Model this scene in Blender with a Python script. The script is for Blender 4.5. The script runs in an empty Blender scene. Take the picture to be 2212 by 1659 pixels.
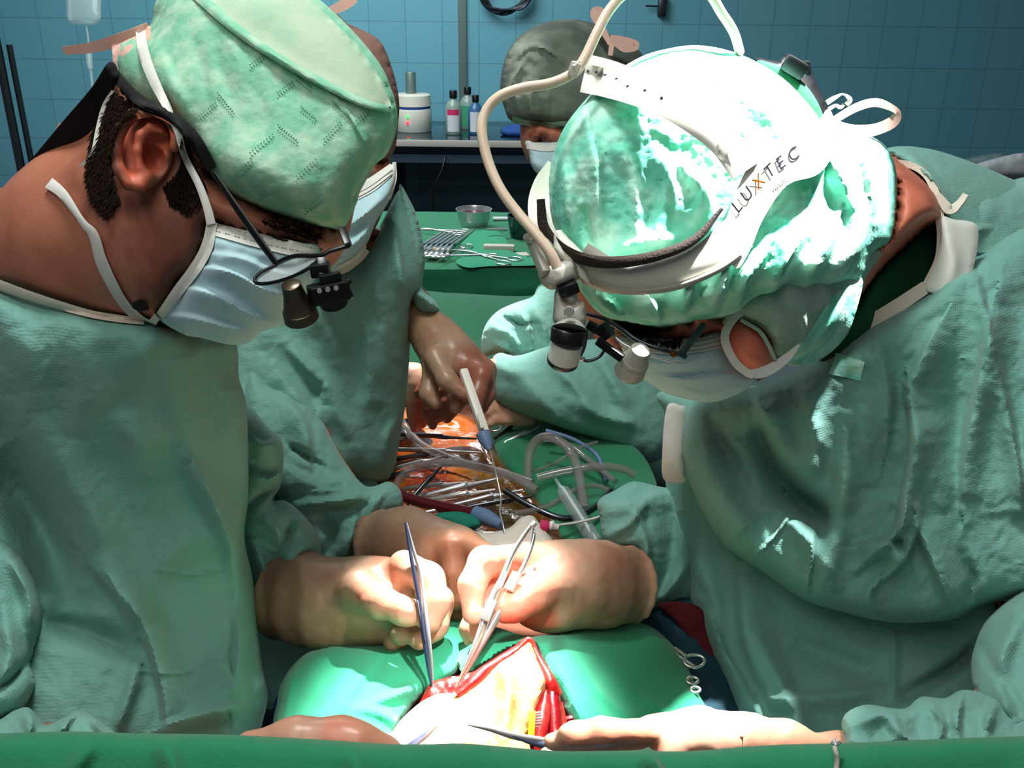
import bpy, math, random
import numpy as np
from mathutils import Vector, Matrix, Euler
from mathutils.geometry import delaunay_2d_cdt
from mathutils.bvhtree import BVHTree
random.seed(7); np.random.seed(7)
sc = bpy.context.scene
COL = sc.collection
W, H, FPX = 2212, 1659, 2000.0
PITCH, ROLL = math.radians(23), math.radians(0.6)
# ---------------------------------------------------------------- camera
cam_data = bpy.data.cameras.new('camera'); cam = bpy.data.objects.new('camera', cam_data); COL.objects.link(cam)
cam_data.sensor_fit = 'HORIZONTAL'; cam_data.sensor_width = 36; cam_data.lens = FPX * 36 / W
cam_data.clip_start = .02; cam_data.clip_end = 50
CAMZ = 1.65
CM = Matrix.Translation((0, 0, CAMZ)) @ Matrix.Rotation(math.pi / 2 - PITCH, 4, 'X') @ Matrix.Rotation(ROLL, 4, 'Z')
cam.matrix_world = CM
sc.camera = cam
CR = np.array(CM.to_3x3()); CO = np.array(CM.translation)
def P(x, y, d):                       # photo pixel + distance along the view axis (m) -> world
    return CO + CR @ np.array([(x - W / 2) / FPX * d, -(y - H / 2) / FPX * d, -d])
def PA(a):                            # n x 3 array of (px,py,d)
    a = np.asarray(a, float); d = a[:, 2]
    return CO + np.stack([(a[:, 0] - W / 2) / FPX * d, -(a[:, 1] - H / 2) / FPX * d, -d], 1) @ CR.T
def PROJ(w):
    c = (np.asarray(w) - CO) @ CR
    d = -c[:, 2]
    return np.stack([c[:, 0] / d * FPX + W / 2, -c[:, 1] / d * FPX + H / 2, d], 1)
def on_z(x, y, z):                    # world point at height z seen at pixel
    a = P(x, y, 1.0) - CO
    return CO + a * ((z - CAMZ) / a[2])
# ---------------------------------------------------------------- view, world, lights
sc.view_settings.view_transform = 'Standard'; sc.view_settings.look = 'None'
sc.view_settings.exposure = 0.0; sc.view_settings.gamma = 1.0; sc.view_settings.use_curve_mapping = False
sc.cycles.max_bounces = 6; sc.cycles.use_denoising = True
world = bpy.data.worlds.new('world'); sc.world = world; world.use_nodes = True
world.node_tree.nodes['Background'].inputs[0].default_value = (.85, .95, 1, 1)
world.node_tree.nodes['Background'].inputs[1].default_value = .10
def light(name, kind, loc, target, energy, color=(1, 1, 1), **kw):
    l = bpy.data.lights.new(name, kind); l.energy = energy; l.color = color
    for k, v in kw.items(): setattr(l, k, v)
    o = bpy.data.objects.new(name, l); COL.objects.link(o); o.location = loc
    o.rotation_euler = (Vector(target) - Vector(loc)).to_track_quat('-Z', 'Y').to_euler()
    return o
# ceiling light over the room, the broad theatre light, the lamp head on the right cap, the lamp head on the wound
light('ceiling_light', 'AREA', (-.9, 3.6, 2.85), (-.9, 4.2, 0), 75, (.92, .97, 1), size=1.6)
light('room_light', 'AREA', (-.3, -.1, 2.6), (-.05, .9, 1.1), 8.5, (1, .97, .92), size=.9)
light('theatre_lamp', 'AREA', (-.14, .72, 2.6), (-.0, .9, 1.1), 14.5, (.95, 1, .97), shape='DISK', size=.32)
light('theatre_spot_cap', 'SPOT', (.58, .85, 2.5), tuple(P(1700, 395, .70)), 760, (1, 1, 1), spot_size=math.radians(16.5), spot_blend=.3, shadow_soft_size=.03)
light('theatre_spot_wound', 'SPOT', (-.03, 1.8, 2.7), tuple(P(975, 1560, .79)), 1750, (1, 1, .98), spot_size=math.radians(8.5), spot_blend=.8, shadow_soft_size=.03)
light('theatre_spot_chest', 'SPOT', (.0, 2.5, 2.7), tuple(P(1000, 790, 1.47)), 620, (1, 1, .96), spot_size=math.radians(8.5), spot_blend=.6, shadow_soft_size=.05)
light('headlight_beam', 'SPOT', tuple(P(1212, 800, .613)), tuple(P(1010, 1500, .80)), 11, (1, 1, 1), spot_size=math.radians(50), spot_blend=.8, shadow_soft_size=.006)

# ---------------------------------------------------------------- materials
def mat(name, col, rough=.6, metal=0., bump=None, var=None, sss=0, spec=.5, trans=0, alpha=1, emit=None, coat=0, ior=1.45, sheen=0, col2=None, seam=None):
    m = bpy.data.materials.new(name); m.use_nodes = True
    nt = m.node_tree; b = nt.nodes['Principled BSDF']; L = nt.links.new
    def srgb(c): return tuple(((v / 255) ** 2.2) for v in c) + (1,)
    b.inputs['Base Color'].default_value = srgb(col)
    b.inputs['Roughness'].default_value = rough; b.inputs['Metallic'].default_value = metal
    b.inputs['Specular IOR Level'].default_value = spec; b.inputs['IOR'].default_value = ior
    b.inputs['Transmission Weight'].default_value = trans; b.inputs['Alpha'].default_value = alpha
    b.inputs['Coat Weight'].default_value = coat; b.inputs['Sheen Weight'].default_value = sheen
    if sss: b.inputs['Subsurface Weight'].default_value = sss; b.inputs['Subsurface Radius'].default_value = (.01, .005, .003); b.inputs['Subsurface Scale'].default_value = 1
    if emit: b.inputs['Emission Color'].default_value = srgb(emit[0]); b.inputs['Emission Strength'].default_value = emit[1]
    tc = nt.nodes.new('ShaderNodeTexCoord'); obj = tc.outputs['Object']
    if var:                                   # (scale, colour2, amount)
        n = nt.nodes.new('ShaderNodeTexNoise'); n.inputs['Scale'].default_value = var[0]; n.inputs['Detail'].default_value = 5
        L(obj, n.inputs['Vector'])
        mp = nt.nodes.new('ShaderNodeMapRange'); mp.inputs[1].default_value = .42; mp.inputs[2].default_value = .66; mp.inputs[4].default_value = var[2]
        L(n.outputs['Fac'], mp.inputs[0])
        mx = nt.nodes.new('ShaderNodeMix'); mx.data_type = 'RGBA'; mx.inputs[6].default_value = srgb(col); mx.inputs[7].default_value = srgb(var[1])
        L(mp.outputs[0], mx.inputs[0]); L(mx.outputs[2], b.inputs['Base Color'])
    if bump:                                  # list of (kind, scale, strength, distance)
        prev = None
        for kind, s, st, di in bump:
            if kind == 'noise':
                n = nt.nodes.new('ShaderNodeTexNoise'); n.inputs['Scale'].default_value = s; n.inputs['Detail'].default_value = 6; out = n.outputs['Fac']; L(obj, n.inputs['Vector'])
            elif kind == 'dots':
                n = nt.nodes.new('ShaderNodeTexVoronoi'); n.inputs['Scale'].default_value = s; n.inputs['Randomness'].default_value = .25; out = n.outputs['Distance']; L(obj, n.inputs['Vector'])
            else:
                n = nt.nodes.new('ShaderNodeTexWave'); n.inputs['Scale'].default_value = s; n.inputs['Distortion'].default_value = 1.5; out = n.outputs['Fac']; L(obj, n.inputs['Vector'])
            bp = nt.nodes.new('ShaderNodeBump'); bp.inputs['Strength'].default_value = st; bp.inputs['Distance'].default_value = di
            L(out, bp.inputs['Height'])
            if prev: L(prev, bp.inputs['Normal'])
            prev = bp.outputs['Normal']
        L(prev, b.inputs['Normal'])
    return m
def add_attr_color(m, base):
    nt = m.node_tree; b = nt.nodes['Principled BSDF']
    a = nt.nodes.new('ShaderNodeVertexColor'); a.layer_name = 'tint'
    mx = nt.nodes.new('ShaderNodeMix'); mx.data_type = 'RGBA'; mx.blend_type = 'MULTIPLY'; mx.inputs[0].default_value = 1
    l = b.inputs['Base Color'].links
    if l: nt.links.new(l[0].from_socket, mx.inputs[6])
    else: mx.inputs[6].default_value = b.inputs['Base Color'].default_value
    nt.links.new(a.outputs[0], mx.inputs[7]); nt.links.new(mx.outputs[2], b.inputs['Base Color'])
# ---------------------------------------------------------------- meshes (world-space verts, faces)
class Me:
    def __init__(s, v, f, smooth=True): s.v = np.asarray(v, float).reshape(-1, 3); s.f = [tuple(int(i) for i in q) for q in f] if not isinstance(f, np.ndarray) else f.tolist(); s.smooth = smooth; s.tint = None
    def __add__(s, o):
        n = len(s.v); r = Me(np.concatenate([s.v, o.v]), s.f + [tuple(i + n for i in q) for q in o.f], s.smooth); return r
    def bvh(s): return BVHTree.FromPolygons([Vector(p) for p in s.v], s.f)
class Thing:
    """One thing: parts get world-space meshes; done() moves the root to the base of the thing."""
    def __init__(s, name, label, cat, group=None, kind=None):
        s.name, s.label, s.cat, s.group, s.kind, s.parts = name, label, cat, group, kind, []
    def add(s, pname, me, m, parent=None, label=None):
        s.parts.append([pname, me, m, parent, label, None]); return len(s.parts) - 1
    def done(s, single=False):
        allv = np.concatenate([p[1].v for p in s.parts]); lo, hi = allv.min(0), allv.max(0)
        base = np.array([(lo[0] + hi[0]) / 2, (lo[1] + hi[1]) / 2, lo[2]])
        def mk(nm, me, m):
            d = bpy.data.meshes.new(nm); d.from_pydata((me.v - base).tolist(), [], me.f)
            d.validate(); d.update()
            d.polygons.foreach_set('use_smooth', [me.smooth] * len(d.polygons))
            if me.smooth: d.set_sharp_from_angle(angle=math.radians(50))
            if True:
                if me.tint is None or len(me.tint) != len(me.v): me.tint = np.ones((len(me.v), 3))
                at = d.color_attributes.new('tint', 'FLOAT_COLOR', 'POINT')
                at.data.foreach_set('color', np.concatenate([me.tint, np.ones((len(me.v), 1))], 1).ravel())
            for mm in (m if isinstance(m, (list, tuple)) else [m]): d.materials.append(mm)
            o = bpy.data.objects.new(nm, d); COL.objects.link(o); return o
        if single:
            root = mk(s.name, s.parts[0][1], s.parts[0][2]); s.parts[0][5] = root
        else:
            root = bpy.data.objects.new(s.name, None); COL.objects.link(root); root.empty_display_size = .05
        root.location = base
        for i, p in enumerate(s.parts):
            if single and i == 0: continue
            o = mk(p[0], p[1], p[2]); p[5] = o
            o.parent = root if p[3] is None else s.parts[p[3]][5]
            if p[4]: o['label'] = p[4]
        if s.kind != 'structure': root['label'] = s.label; root['category'] = s.cat
        if s.group: root['group'] = s.group
        if s.kind: root['kind'] = s.kind
        s.root = root; return root
def one(name, label, cat, me, m, group=None, kind=None):
    t = Thing(name, label, cat, group, kind); t.add(name, me, m); return t.done(single=True)
def copy_tree(o, parent=None):
    c = o.copy(); COL.objects.link(c); c.parent = parent
    for ch in list(o.children): copy_tree(ch, c)
    return c
# ---------------------------------------------------------------- curves
def catmull(pts, n=8, closed=False):
    p = np.asarray(pts, float)
    if closed: p = np.concatenate([p[-1:], p, p[:2]])
    else: p = np.concatenate([2 * p[:1] - p[1:2], p, 2 * p[-1:] - p[-2:-1]])
    out = []
    for i in range(1, len(p) - 2):
        a, b, c, d = p[i - 1], p[i], p[i + 1], p[i + 2]
        for t in np.linspace(0, 1, n, endpoint=False):
            out.append(.5 * (2 * b + (c - a) * t + (2 * a - 5 * b + 4 * c - d) * t * t + (3 * b - a - 3 * c + d) * t ** 3))
    if not closed: out.append(p[-2])
    return np.array(out)
def frames(p):
    t = np.gradient(p, axis=0); t /= np.linalg.norm(t, axis=1)[:, None] + 1e-12
    n = np.zeros_like(p); a = np.array([0, 0, 1.]) if abs(t[0][2]) < .9 else np.array([1., 0, 0])
    v = a - t[0] * (a @ t[0])
    for i in range(len(p)):
        v = v - t[i] * (v @ t[i]); v /= np.linalg.norm(v) + 1e-12; n[i] = v
    return t, n, np.cross(t, n)
def tube(pts, r, seg=10, n=8, px=True, smooth=True, flat=None, cap=True):
    """tube along points ((px,py,d) rows if px); r scalar or list; flat=(sx,sy) section scale"""
    p = np.asarray(pts, float)
    if px: p = PA(p)
    rr = np.full(len(p), r, float) if np.isscalar(r) else np.asarray(r, float)
    if smooth and len(p) > 2: q = catmull(np.column_stack([p, rr]), n); p, rr = q[:, :3], np.maximum(q[:, 3], 1e-5)
    t, a, b = frames(p); sx, sy = flat or (1, 1)
    ang = np.arange(seg) * 2 * math.pi / seg
    v = (p[:, None] + rr[:, None, None] * (np.cos(ang)[None, :, None] * a[:, None] * sx + np.sin(ang)[None, :, None] * b[:, None] * sy)).reshape(-1, 3)
    f = [(i * seg + j, i * seg + (j + 1) % seg, (i + 1) * seg + (j + 1) % seg, (i + 1) * seg + j) for i in range(len(p) - 1) for j in range(seg)]
    if cap: f += [tuple(range(seg))[::-1], tuple((len(p) - 1) * seg + j for j in range(seg))]
    return Me(v, f)
def lathe(a, b, prof, seg=32, caps=True):
    """surface of revolution about a->b (world); prof = [(t along a->b, radius m)]"""
    a, b = np.asarray(a, float), np.asarray(b, float); ax = b - a; u = ax / np.linalg.norm(ax)
    h = np.array([0, 0, 1.]) if abs(u[2]) < .9 else np.array([1., 0, 0]); n = np.cross(u, h); n /= np.linalg.norm(n); m = np.cross(u, n)
    ang = np.arange(seg) * 2 * math.pi / seg
    v = np.concatenate([a + ax * t + r * (np.cos(ang)[:, None] * n + np.sin(ang)[:, None] * m) for t, r in prof])
    k = len(prof)
    f = [(i * seg + j, i * seg + (j + 1) % seg, (i + 1) * seg + (j + 1) % seg, (i + 1) * seg + j) for i in range(k - 1) for j in range(seg)]
    if caps: f += [tuple(range(seg))[::-1], tuple((k - 1) * seg + j for j in range(seg))]
    return Me(v, f)
def box(c, size, rot=None, bev=.0):
    """box centred at world c; rot 3x3 columns = axes; bevelled"""
    import bmesh
    bm = bmesh.new(); bmesh.ops.create_cube(bm, size=1)
    for v in bm.verts: v.co = Vector((v.co.x * size[0], v.co.y * size[1], v.co.z * size[2]))
    if bev: bmesh.ops.bevel(bm, geom=bm.edges[:], offset=bev, segments=2, affect='EDGES', profile=.6)
    v = np.array([x.co[:] for x in bm.verts]); f = [[x.index for x in q.verts] for q in bm.faces]; bm.free()
    if rot is not None: v = v @ np.asarray(rot).T
    return Me(v + np.asarray(c), f)
def axes(a, b, up=(0, 0, 1)):
    x = np.asarray(b, float) - np.asarray(a, float); x /= np.linalg.norm(x); z = np.asarray(up, float); z = z - x * (z @ x); z /= np.linalg.norm(z)
    return np.stack([x, np.cross(z, x), z], 1)
def bar(a, b, w, h, bev=.001, up=(0, 0, 1), px=True):
    if px: a, b = P(*a), P(*b)
    return box((a + b) / 2, (np.linalg.norm(b - a), w, h), axes(a, b, up), bev)
def ribbon(pts, w, th=.0006, px=True, n=8, twist=None, face=None):
    """flat strip along pts with width w (m); facing the given world direction (default: up-ish to viewer)"""
    p = np.asarray(pts, float)
    if px: p = PA(p)
    ww = np.full(len(p), w, float) if np.isscalar(w) else np.asarray(w, float)
    tw = np.zeros(len(p)) if twist is None else np.radians(np.asarray(twist, float))
    q = catmull(np.column_stack([p, ww, tw]), n); p, ww, tw = q[:, :3], q[:, 3], q[:, 4]
    t = np.gradient(p, axis=0); t /= np.linalg.norm(t, axis=1)[:, None] + 1e-12
    fd = (CO - p) if face is None else np.tile(np.asarray(face, float), (len(p), 1))
    fd /= np.linalg.norm(fd, axis=1)[:, None]
    s = np.cross(t, fd); s /= np.linalg.norm(s, axis=1)[:, None] + 1e-12; nn = np.cross(s, t)
    s2 = s * np.cos(tw)[:, None] + nn * np.sin(tw)[:, None]; n2 = np.cross(s2, t)
    c = [(-.5, -.5), (0, -.5), (.5, -.5), (.5, .5), (0, .5), (-.5, .5)]
    v = np.stack([p + s2 * (ww * a)[:, None] + n2 * th * b for a, b in c], 1).reshape(-1, 3); k = 6
    f = [(i * k + j, (i + 1) * k + j, (i + 1) * k + (j + 1) % k, i * k + (j + 1) % k) for i in range(len(p) - 1) for j in range(k)]
    f += [tuple(range(k)), tuple((len(p) - 1) * k + j for j in range(k))[::-1]]
    return Me(v, f)
# ---------------------------------------------------------------- noise
_T = np.random.RandomState(3).rand(64, 64, 64)
def noise3(p):
    i = np.floor(p).astype(int); f = p - i; f = f * f * (3 - 2 * f); i &= 63; j = (i + 1) & 63
    x0, y0, z0, x1, y1, z1 = i[:, 0], i[:, 1], i[:, 2], j[:, 0], j[:, 1], j[:, 2]; fx, fy, fz = f.T
    c = lambda a, b, t: a + (b - a) * t
    return c(c(c(_T[x0, y0, z0], _T[x1, y0, z0], fx), c(_T[x0, y1, z0], _T[x1, y1, z0], fx), fy),
             c(c(_T[x0, y0, z1], _T[x1, y0, z1], fx), c(_T[x0, y1, z1], _T[x1, y1, z1], fx), fy), fz) - .5
def fbm(p, o=4):
    s, a = 0, 1.
    for k in range(o): s = s + a * noise3(p + 17.3 * k); p = p * 2.03; a *= .5
    return s
def ridged(p, o=3):
    s, a = 0, 1.
    for k in range(o): s = s + a * (1 - 2 * np.abs(noise3(p + 9.1 * k)) * 2); p = p * 2.1; a *= .5
    return s / 2 - .5
# ---------------------------------------------------------------- traced volumes
def resample(poly, step, closed=True):
    p = np.asarray(poly, float)
    if closed: p = np.concatenate([p, p[:1]])
    out = []
    for a, b in zip(p[:-1], p[1:]):
        k = max(1, int(round(np.linalg.norm(b - a) / step)))
        out += [a + (b - a) * i / k for i in range(k)]
    if not closed: out.append(p[-1])
    return np.array(out)
def smooth_poly(poly, step, n=6, sharp=()):
    q = catmull(poly, n, closed=True); return resample(q, step)
def inside(pts, poly):
    x, y = pts[:, 0], pts[:, 1]; r = np.zeros(len(pts), bool); q = np.roll(poly, -1, 0)
    for (ax, ay), (bx, by) in zip(poly, q):
        if ay == by: continue
        c = ((ay > y) != (by > y)) & (x < (bx - ax) * (y - ay) / (by - ay) + ax); r ^= c
    return r
def seg_dist(pts, line, tt=False):
    best = np.full(len(pts), 1e9); T = np.zeros(len(pts)); side = np.zeros(len(pts)); n = len(line) - 1
    for i in range(n):
        a, b = line[i], line[i + 1]; ab = b - a; l = ab @ ab + 1e-9
        t = np.clip(((pts - a) @ ab) / l, 0, 1); dv = pts - (a + t[:, None] * ab); dd = np.hypot(dv[:, 0], dv[:, 1])
        m = dd < best; best[m] = dd[m]; T[m] = (i + t[m]) / n; side[m] = np.sign(ab[0] * dv[m, 1] - ab[1] * dv[m, 0])
    return (best, T, side) if tt else best
def field(ctrl, pts):
    """smooth interpolation of (px,py,value) control points"""
    c = np.asarray(ctrl, float)
    if len(c) == 1: return np.full(len(pts), c[0, 2])
    w = 1 / (((pts[:, None, 0] - c[None, :, 0]) ** 2 + (pts[:, None, 1] - c[None, :, 1]) ** 2) + 400.) ** 1.0
    # thin plate fit when enough points
    if len(c) >= 4:
        def U(r2): return np.where(r2 > 0, r2 * np.log(r2 + 1e-9), 0)
        s = 1000.; X = c[:, :2] / s; r2 = ((X[:, None] - X[None]) ** 2).sum(-1); n = len(c)
        A = np.zeros((n + 3, n + 3)); A[:n, :n] = U(r2) + np.eye(n) * 1e-4; A[:n, n] = 1; A[:n, n + 1:] = X; A[n, :n] = 1; A[n + 1:, :n] = X.T
        s_ = np.linalg.lstsq(A, np.concatenate([c[:, 2], np.zeros(3)]), rcond=None)[0]
        Q = pts / s; r2 = ((Q[:, None] - X[None]) ** 2).sum(-1)
        return U(r2) @ s_[:n] + s_[n] + Q @ s_[n + 1:]
    return (w * c[None, :, 2]).sum(1) / w.sum(1)
FOLD = 1.5
def fold_field(pts, folds):
    """folds: (line points, width px, height m[, 'r' ridge | 's' step | 'v' valley]) -> offset toward viewer (m)"""
    off = np.zeros(len(pts))
    for fd in folds:
        line = catmull(fd[0], 6) if len(fd[0]) > 2 else np.asarray(fd[0], float)
        w, h = fd[1], fd[2] * FOLD; kind = fd[3] if len(fd) > 3 else 'r'
        d, t, side = seg_dist(pts, line, True)
        env = np.sin(math.pi * np.clip(t, .04, .96)) ** .5
        if kind == 'r': off += h * env * np.exp(-(d / w) ** 2)
        elif kind == 's': x = d * side / w; off += h * env * np.where(x > 0, np.exp(-(x * .45) ** 2), np.exp(-(x * 1.7) ** 2))      # crisp drop on one side
        elif kind == 'S': x = -d * side / w; off += h * env * np.where(x > 0, np.exp(-(x * .45) ** 2), np.exp(-(x * 1.7) ** 2))
        elif kind == 'p': off += h * env * np.maximum(0, 1 - d / w)                                                                    # pinch: sharp crest
    return off
def slab(outline, depth, Tf, Tb=None, L=60, step=10, folds=(), crumple=None, smooth=True, n=5, rim=0., holes=(), power=.5):
    """A closed solid whose outline was traced in the photo: rim on the depth field, bulging Tf to the front and Tb to the back, rounding over L px."""
    Tb = Tf if Tb is None else Tb
    o = smooth_poly(outline, step, n) if smooth else resample(outline, step)
    x0, y0 = o.min(0) - step; x1, y1 = o.max(0) + step
    gx = np.arange(x0, x1, step); gy = np.arange(y0, y1, step * .866)
    X, Y = np.meshgrid(gx, gy); X[1::2] += step / 2; g = np.stack([X.ravel(), Y.ravel()], 1)
    g = g[inside(g, o)]; dd = seg_dist(g, np.concatenate([o, o[:1]])); g = g[dd > step * .55]
    pts = np.concatenate([o, g]); no = len(o)
    r = delaunay_2d_cdt([Vector(p) for p in pts], [(i, (i + 1) % no) for i in range(no)], [], 1, 1e-4)
    vs = np.array([v[:] for v in r[0]]); tri = np.array([list(f) for f in r[2] if len(f) == 3])
    a, b, c = vs[tri[:, 0]], vs[tri[:, 1]], vs[tri[:, 2]]
    ar = (b[:, 0] - a[:, 0]) * (c[:, 1] - a[:, 1]) - (b[:, 1] - a[:, 1]) * (c[:, 0] - a[:, 0])
    tri[ar < 0] = tri[ar < 0][:, ::-1]; tri = tri[np.abs(ar) > 1e-3]
    db = seg_dist(vs, np.concatenate([o, o[:1]])); onb = db < 1e-2
    # screened Poisson inflation on the triangulation's graph
    e = np.concatenate([tri[:, [0, 1]], tri[:, [1, 2]], tri[:, [2, 0]]]); e = np.concatenate([e, e[:, ::-1]])
    deg = np.bincount(e[:, 0], minlength=len(vs)).astype(float) + 1e-9; u = np.minimum(db / L, 1) * 1.0; k = (step / L) ** 2 * 1.2
    for it in range(int(min(1500, 4 * (L / step) ** 2 + 60))):
        av = np.bincount(e[:, 0], weights=u[e[:, 1]], minlength=len(vs)) / deg
        u = (av + k) / (1 + k); u[onb] = 0
    h = np.clip(u, 0, 1) ** power
    d0 = field(depth, vs)
    env = np.minimum(db / (step * 1.5), 1)
    front = d0 - Tf * h - fold_field(vs, folds) * env - rim
    back = d0 + Tb * h + rim
    if crumple:
        for kind, sc_, amp in crumple:
            k_ = .38 if kind == 'n' and amp > .003 else 1.; q = np.column_stack([vs * sc_ * k_ / 100., np.full(len(vs), 3.3)])
            wq = q + 1.2 * np.column_stack([noise3(q * .7 + 5), noise3(q * .7 + 31), np.zeros(len(q))])
            front -= env * (amp * .55 * ridged(wq, 2) if kind == 'r' else amp * (.7 if k_ < 1 else .4) * fbm(wq, 2))
    front = np.minimum(front, back - .0015 * env)
    nv = len(vs); vf = PA(np.column_stack([vs, front])); mp = np.arange(nv) + nv; keep = ~onb
    if rim == 0:
        mp[onb] = np.nonzero(onb)[0]
    vb = PA(np.column_stack([vs, back]))
    f = tri[:, ::-1].tolist() + [[mp[i] for i in t] for t in tri.tolist()]
    if rim:
        bd = {}
        for t in tri.tolist():
            for i in range(3):
                q = (t[i], t[(i + 1) % 3]); bd[q] = 1
        f += [[p, q, q + nv, p + nv] for (p, q) in bd if (q, p) not in bd]
    # tri are image-clockwise -> outward normals fixed by recalculation
    m = Me(np.concatenate([vf, vb]), f); m.nf = nv; m.front = Me(vf, tri[:, ::-1].tolist()); return compact(m)
def compact(m):
    used = np.unique(np.concatenate([np.array(q) for q in m.f])); mp = -np.ones(len(m.v), int); mp[used] = np.arange(len(used))
    r = Me(m.v[used], [[mp[i] for i in q] for q in m.f]); r.front = getattr(m, 'front', None)
    if m.tint is not None: r.tint = m.tint[used]
    return r
def relief(m, folds, only_front=True, crumple=None, maxd=None):
    """push world verts of a solid along the view ray (real displacement) by fold strokes traced in the photo"""
    q = PROJ(m.v); off = fold_field(q[:, :2], folds)
    nrm = vnormals(m); vd = CO - m.v; vd /= np.linalg.norm(vd, axis=1)[:, None]
    fr = np.clip((nrm * vd).sum(1) * 2, 0, 1) if only_front else 1
    m.v = m.v + vd * (off * fr)[:, None]
    if crumple:
        for kind, s, amp in crumple:
            m.v = m.v + nrm * (amp * (ridged(m.v * s) if kind == 'r' else fbm(m.v * s, 3)))[:, None]
    return m
def vnormals(m):
    n = np.zeros_like(m.v)
    f3 = np.array([q[:3] for q in m.f]); a = m.v[f3]; fn = np.cross(a[:, 1] - a[:, 0], a[:, 2] - a[:, 0])
    for k in range(3): np.add.at(n, f3[:, k], fn)
    return n / (np.linalg.norm(n, axis=1)[:, None] + 1e-12)
def onto(pts, bvhs, off, fallback):
    """cast camera rays to the surfaces, return hit depth (view axis) minus off"""
    out = []
    for x, y in pts:
        w = P(x, y, 1.) - CO; l = np.linalg.norm(w); dirv = Vector(w / l); best = None
        for b in bvhs:
            h = b.ray_cast(Vector(CO), dirv)
            if h[0] is not None and (best is None or h[3] < best): best = h[3]
        out.append(best / l - off if best is not None else np.nan)
    out = np.array(out)
    if np.isnan(out).all(): out[:] = fallback
    elif np.isnan(out).any():
        ok = ~np.isnan(out); idx = np.nonzero(ok)[0]
        for i in np.nonzero(~ok)[0]: out[i] = out[idx[np.argmin(((pts[idx] - pts[i]) ** 2).sum(1))]]
    return out
def patch(outline, bvhs, off=.001, th=.0015, step=8, folds=(), smooth=True, crumple=None, fallback=.7, relax=4, n=4):
    """a sheet lying on other surfaces: outline traced, depth taken from what it lies on"""
    o = smooth_poly(outline, step, n) if smooth else resample(outline, step)
    x0, y0 = o.min(0); x1, y1 = o.max(0)
    X, Y = np.meshgrid(np.arange(x0, x1, step), np.arange(y0, y1, step * .866)); X[1::2] += step / 2
    g = np.stack([X.ravel(), Y.ravel()], 1)
    if len(g): g = g[inside(g, o)]
    if len(g): g = g[seg_dist(g, np.concatenate([o, o[:1]])) > step * .5]
    pts = np.concatenate([o, g]); no = len(o)
    r = delaunay_2d_cdt([Vector(p) for p in pts], [(i, (i + 1) % no) for i in range(no)], [], 1, 1e-4)
    vs = np.array([v[:] for v in r[0]]); tri = np.array([list(f) for f in r[2] if len(f) == 3])
    a, b, c = vs[tri[:, 0]], vs[tri[:, 1]], vs[tri[:, 2]]
    ar = (b[:, 0] - a[:, 0]) * (c[:, 1] - a[:, 1]) - (b[:, 1] - a[:, 1]) * (c[:, 0] - a[:, 0]); tri[ar < 0] = tri[ar < 0][:, ::-1]
    d = onto(vs, bvhs, off, fallback)
    e = np.concatenate([tri[:, [0, 1]], tri[:, [1, 2]], tri[:, [2, 0]]]); e = np.concatenate([e, e[:, ::-1]]); deg = np.bincount(e[:, 0], minlength=len(vs)) + 1e-9
    for _ in range(relax):
        av = np.bincount(e[:, 0], weights=d[e[:, 1]], minlength=len(vs)) / deg; d = np.minimum(d, av) * .5 + av * .5
    front = d - fold_field(vs, folds)
    if crumple:
        for kind, s, amp in crumple:
            q = np.column_stack([vs * s / 100., np.full(len(vs), 1.7)]); front = front - amp * (ridged(q) if kind == 'r' else fbm(q, 3))
    nv = len(vs); vf = PA(np.column_stack([vs, front - th / 2])); vb = PA(np.column_stack([vs, front + th / 2]))
    f = tri[:, ::-1].tolist() + (tri + nv).tolist(); bd = {}
    for t in tri.tolist():
        for i in range(3): bd[(t[i], t[(i + 1) % 3])] = 1
    f += [[p, q, q + nv, p + nv] for (p, q) in bd if (q, p) not in bd]
    return compact(Me(np.concatenate([vf, vb]), f))
def band(line, w, bvhs, off=.001, th=.0012, step=8, n=6, fallback=.7, tilt=0):
    """flat strip of width w px along a traced line, lying on surfaces"""
    l = resample(catmull(line, n), step, closed=False); t = np.gradient(l, axis=0); t /= np.linalg.norm(t, axis=1)[:, None]
    ww = np.interp(np.linspace(0, 1, len(l)), np.linspace(0, 1, len(w)), w) if not np.isscalar(w) else np.full(len(l), w, float)
    nn = np.stack([-t[:, 1], t[:, 0]], 1); K = 5
    rows = [l + nn * (ww * s)[:, None] for s in np.linspace(-.5, .5, K)]
    vs = np.stack(rows, 1).reshape(-1, 2)
    d = onto(vs, bvhs, off, fallback).reshape(-1, K)
    for _ in range(4):
        s = d.copy(); s[1:-1] = (d[:-2] + d[1:-1] + d[2:]) / 3; d = np.minimum(s, d)
    prof = np.array([0, .5, .6, .5, 0]) * th
    fr = (d - th - prof[None]).ravel(); bk = (d + th * .3).ravel()
    nv = len(vs); V = PA(np.concatenate([np.column_stack([vs, fr]), np.column_stack([vs, bk])])); f = []
    R = len(l)
    for i in range(R - 1):
        for j in range(K - 1):
            a = i * K + j; f.append((a, a + 1, a + K + 1, a + K)); f.append((a + nv, a + K + nv, a + K + 1 + nv, a + 1 + nv))
        for a, b in ((i * K, (i + 1) * K), (i * K + K - 1, (i + 1) * K + K - 1)): f.append((a, b, b + nv, a + nv))
    for i in (0, R - 1):
        for j in range(K - 1): a = i * K + j; f.append((a, a + 1, a + 1 + nv, a + nv))
    return fixn(Me(V, f))
def fixn(m):
    import bmesh
    bm = bmesh.new(); d = bpy.data.meshes.new('tmp'); d.from_pydata(m.v.tolist(), [], m.f); bm.from_mesh(d); bmesh.ops.recalc_face_normals(bm, faces=bm.faces[:])
    m.f = [[v.index for v in q.verts] for q in bm.faces]; bm.free(); bpy.data.meshes.remove(d); return m
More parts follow.
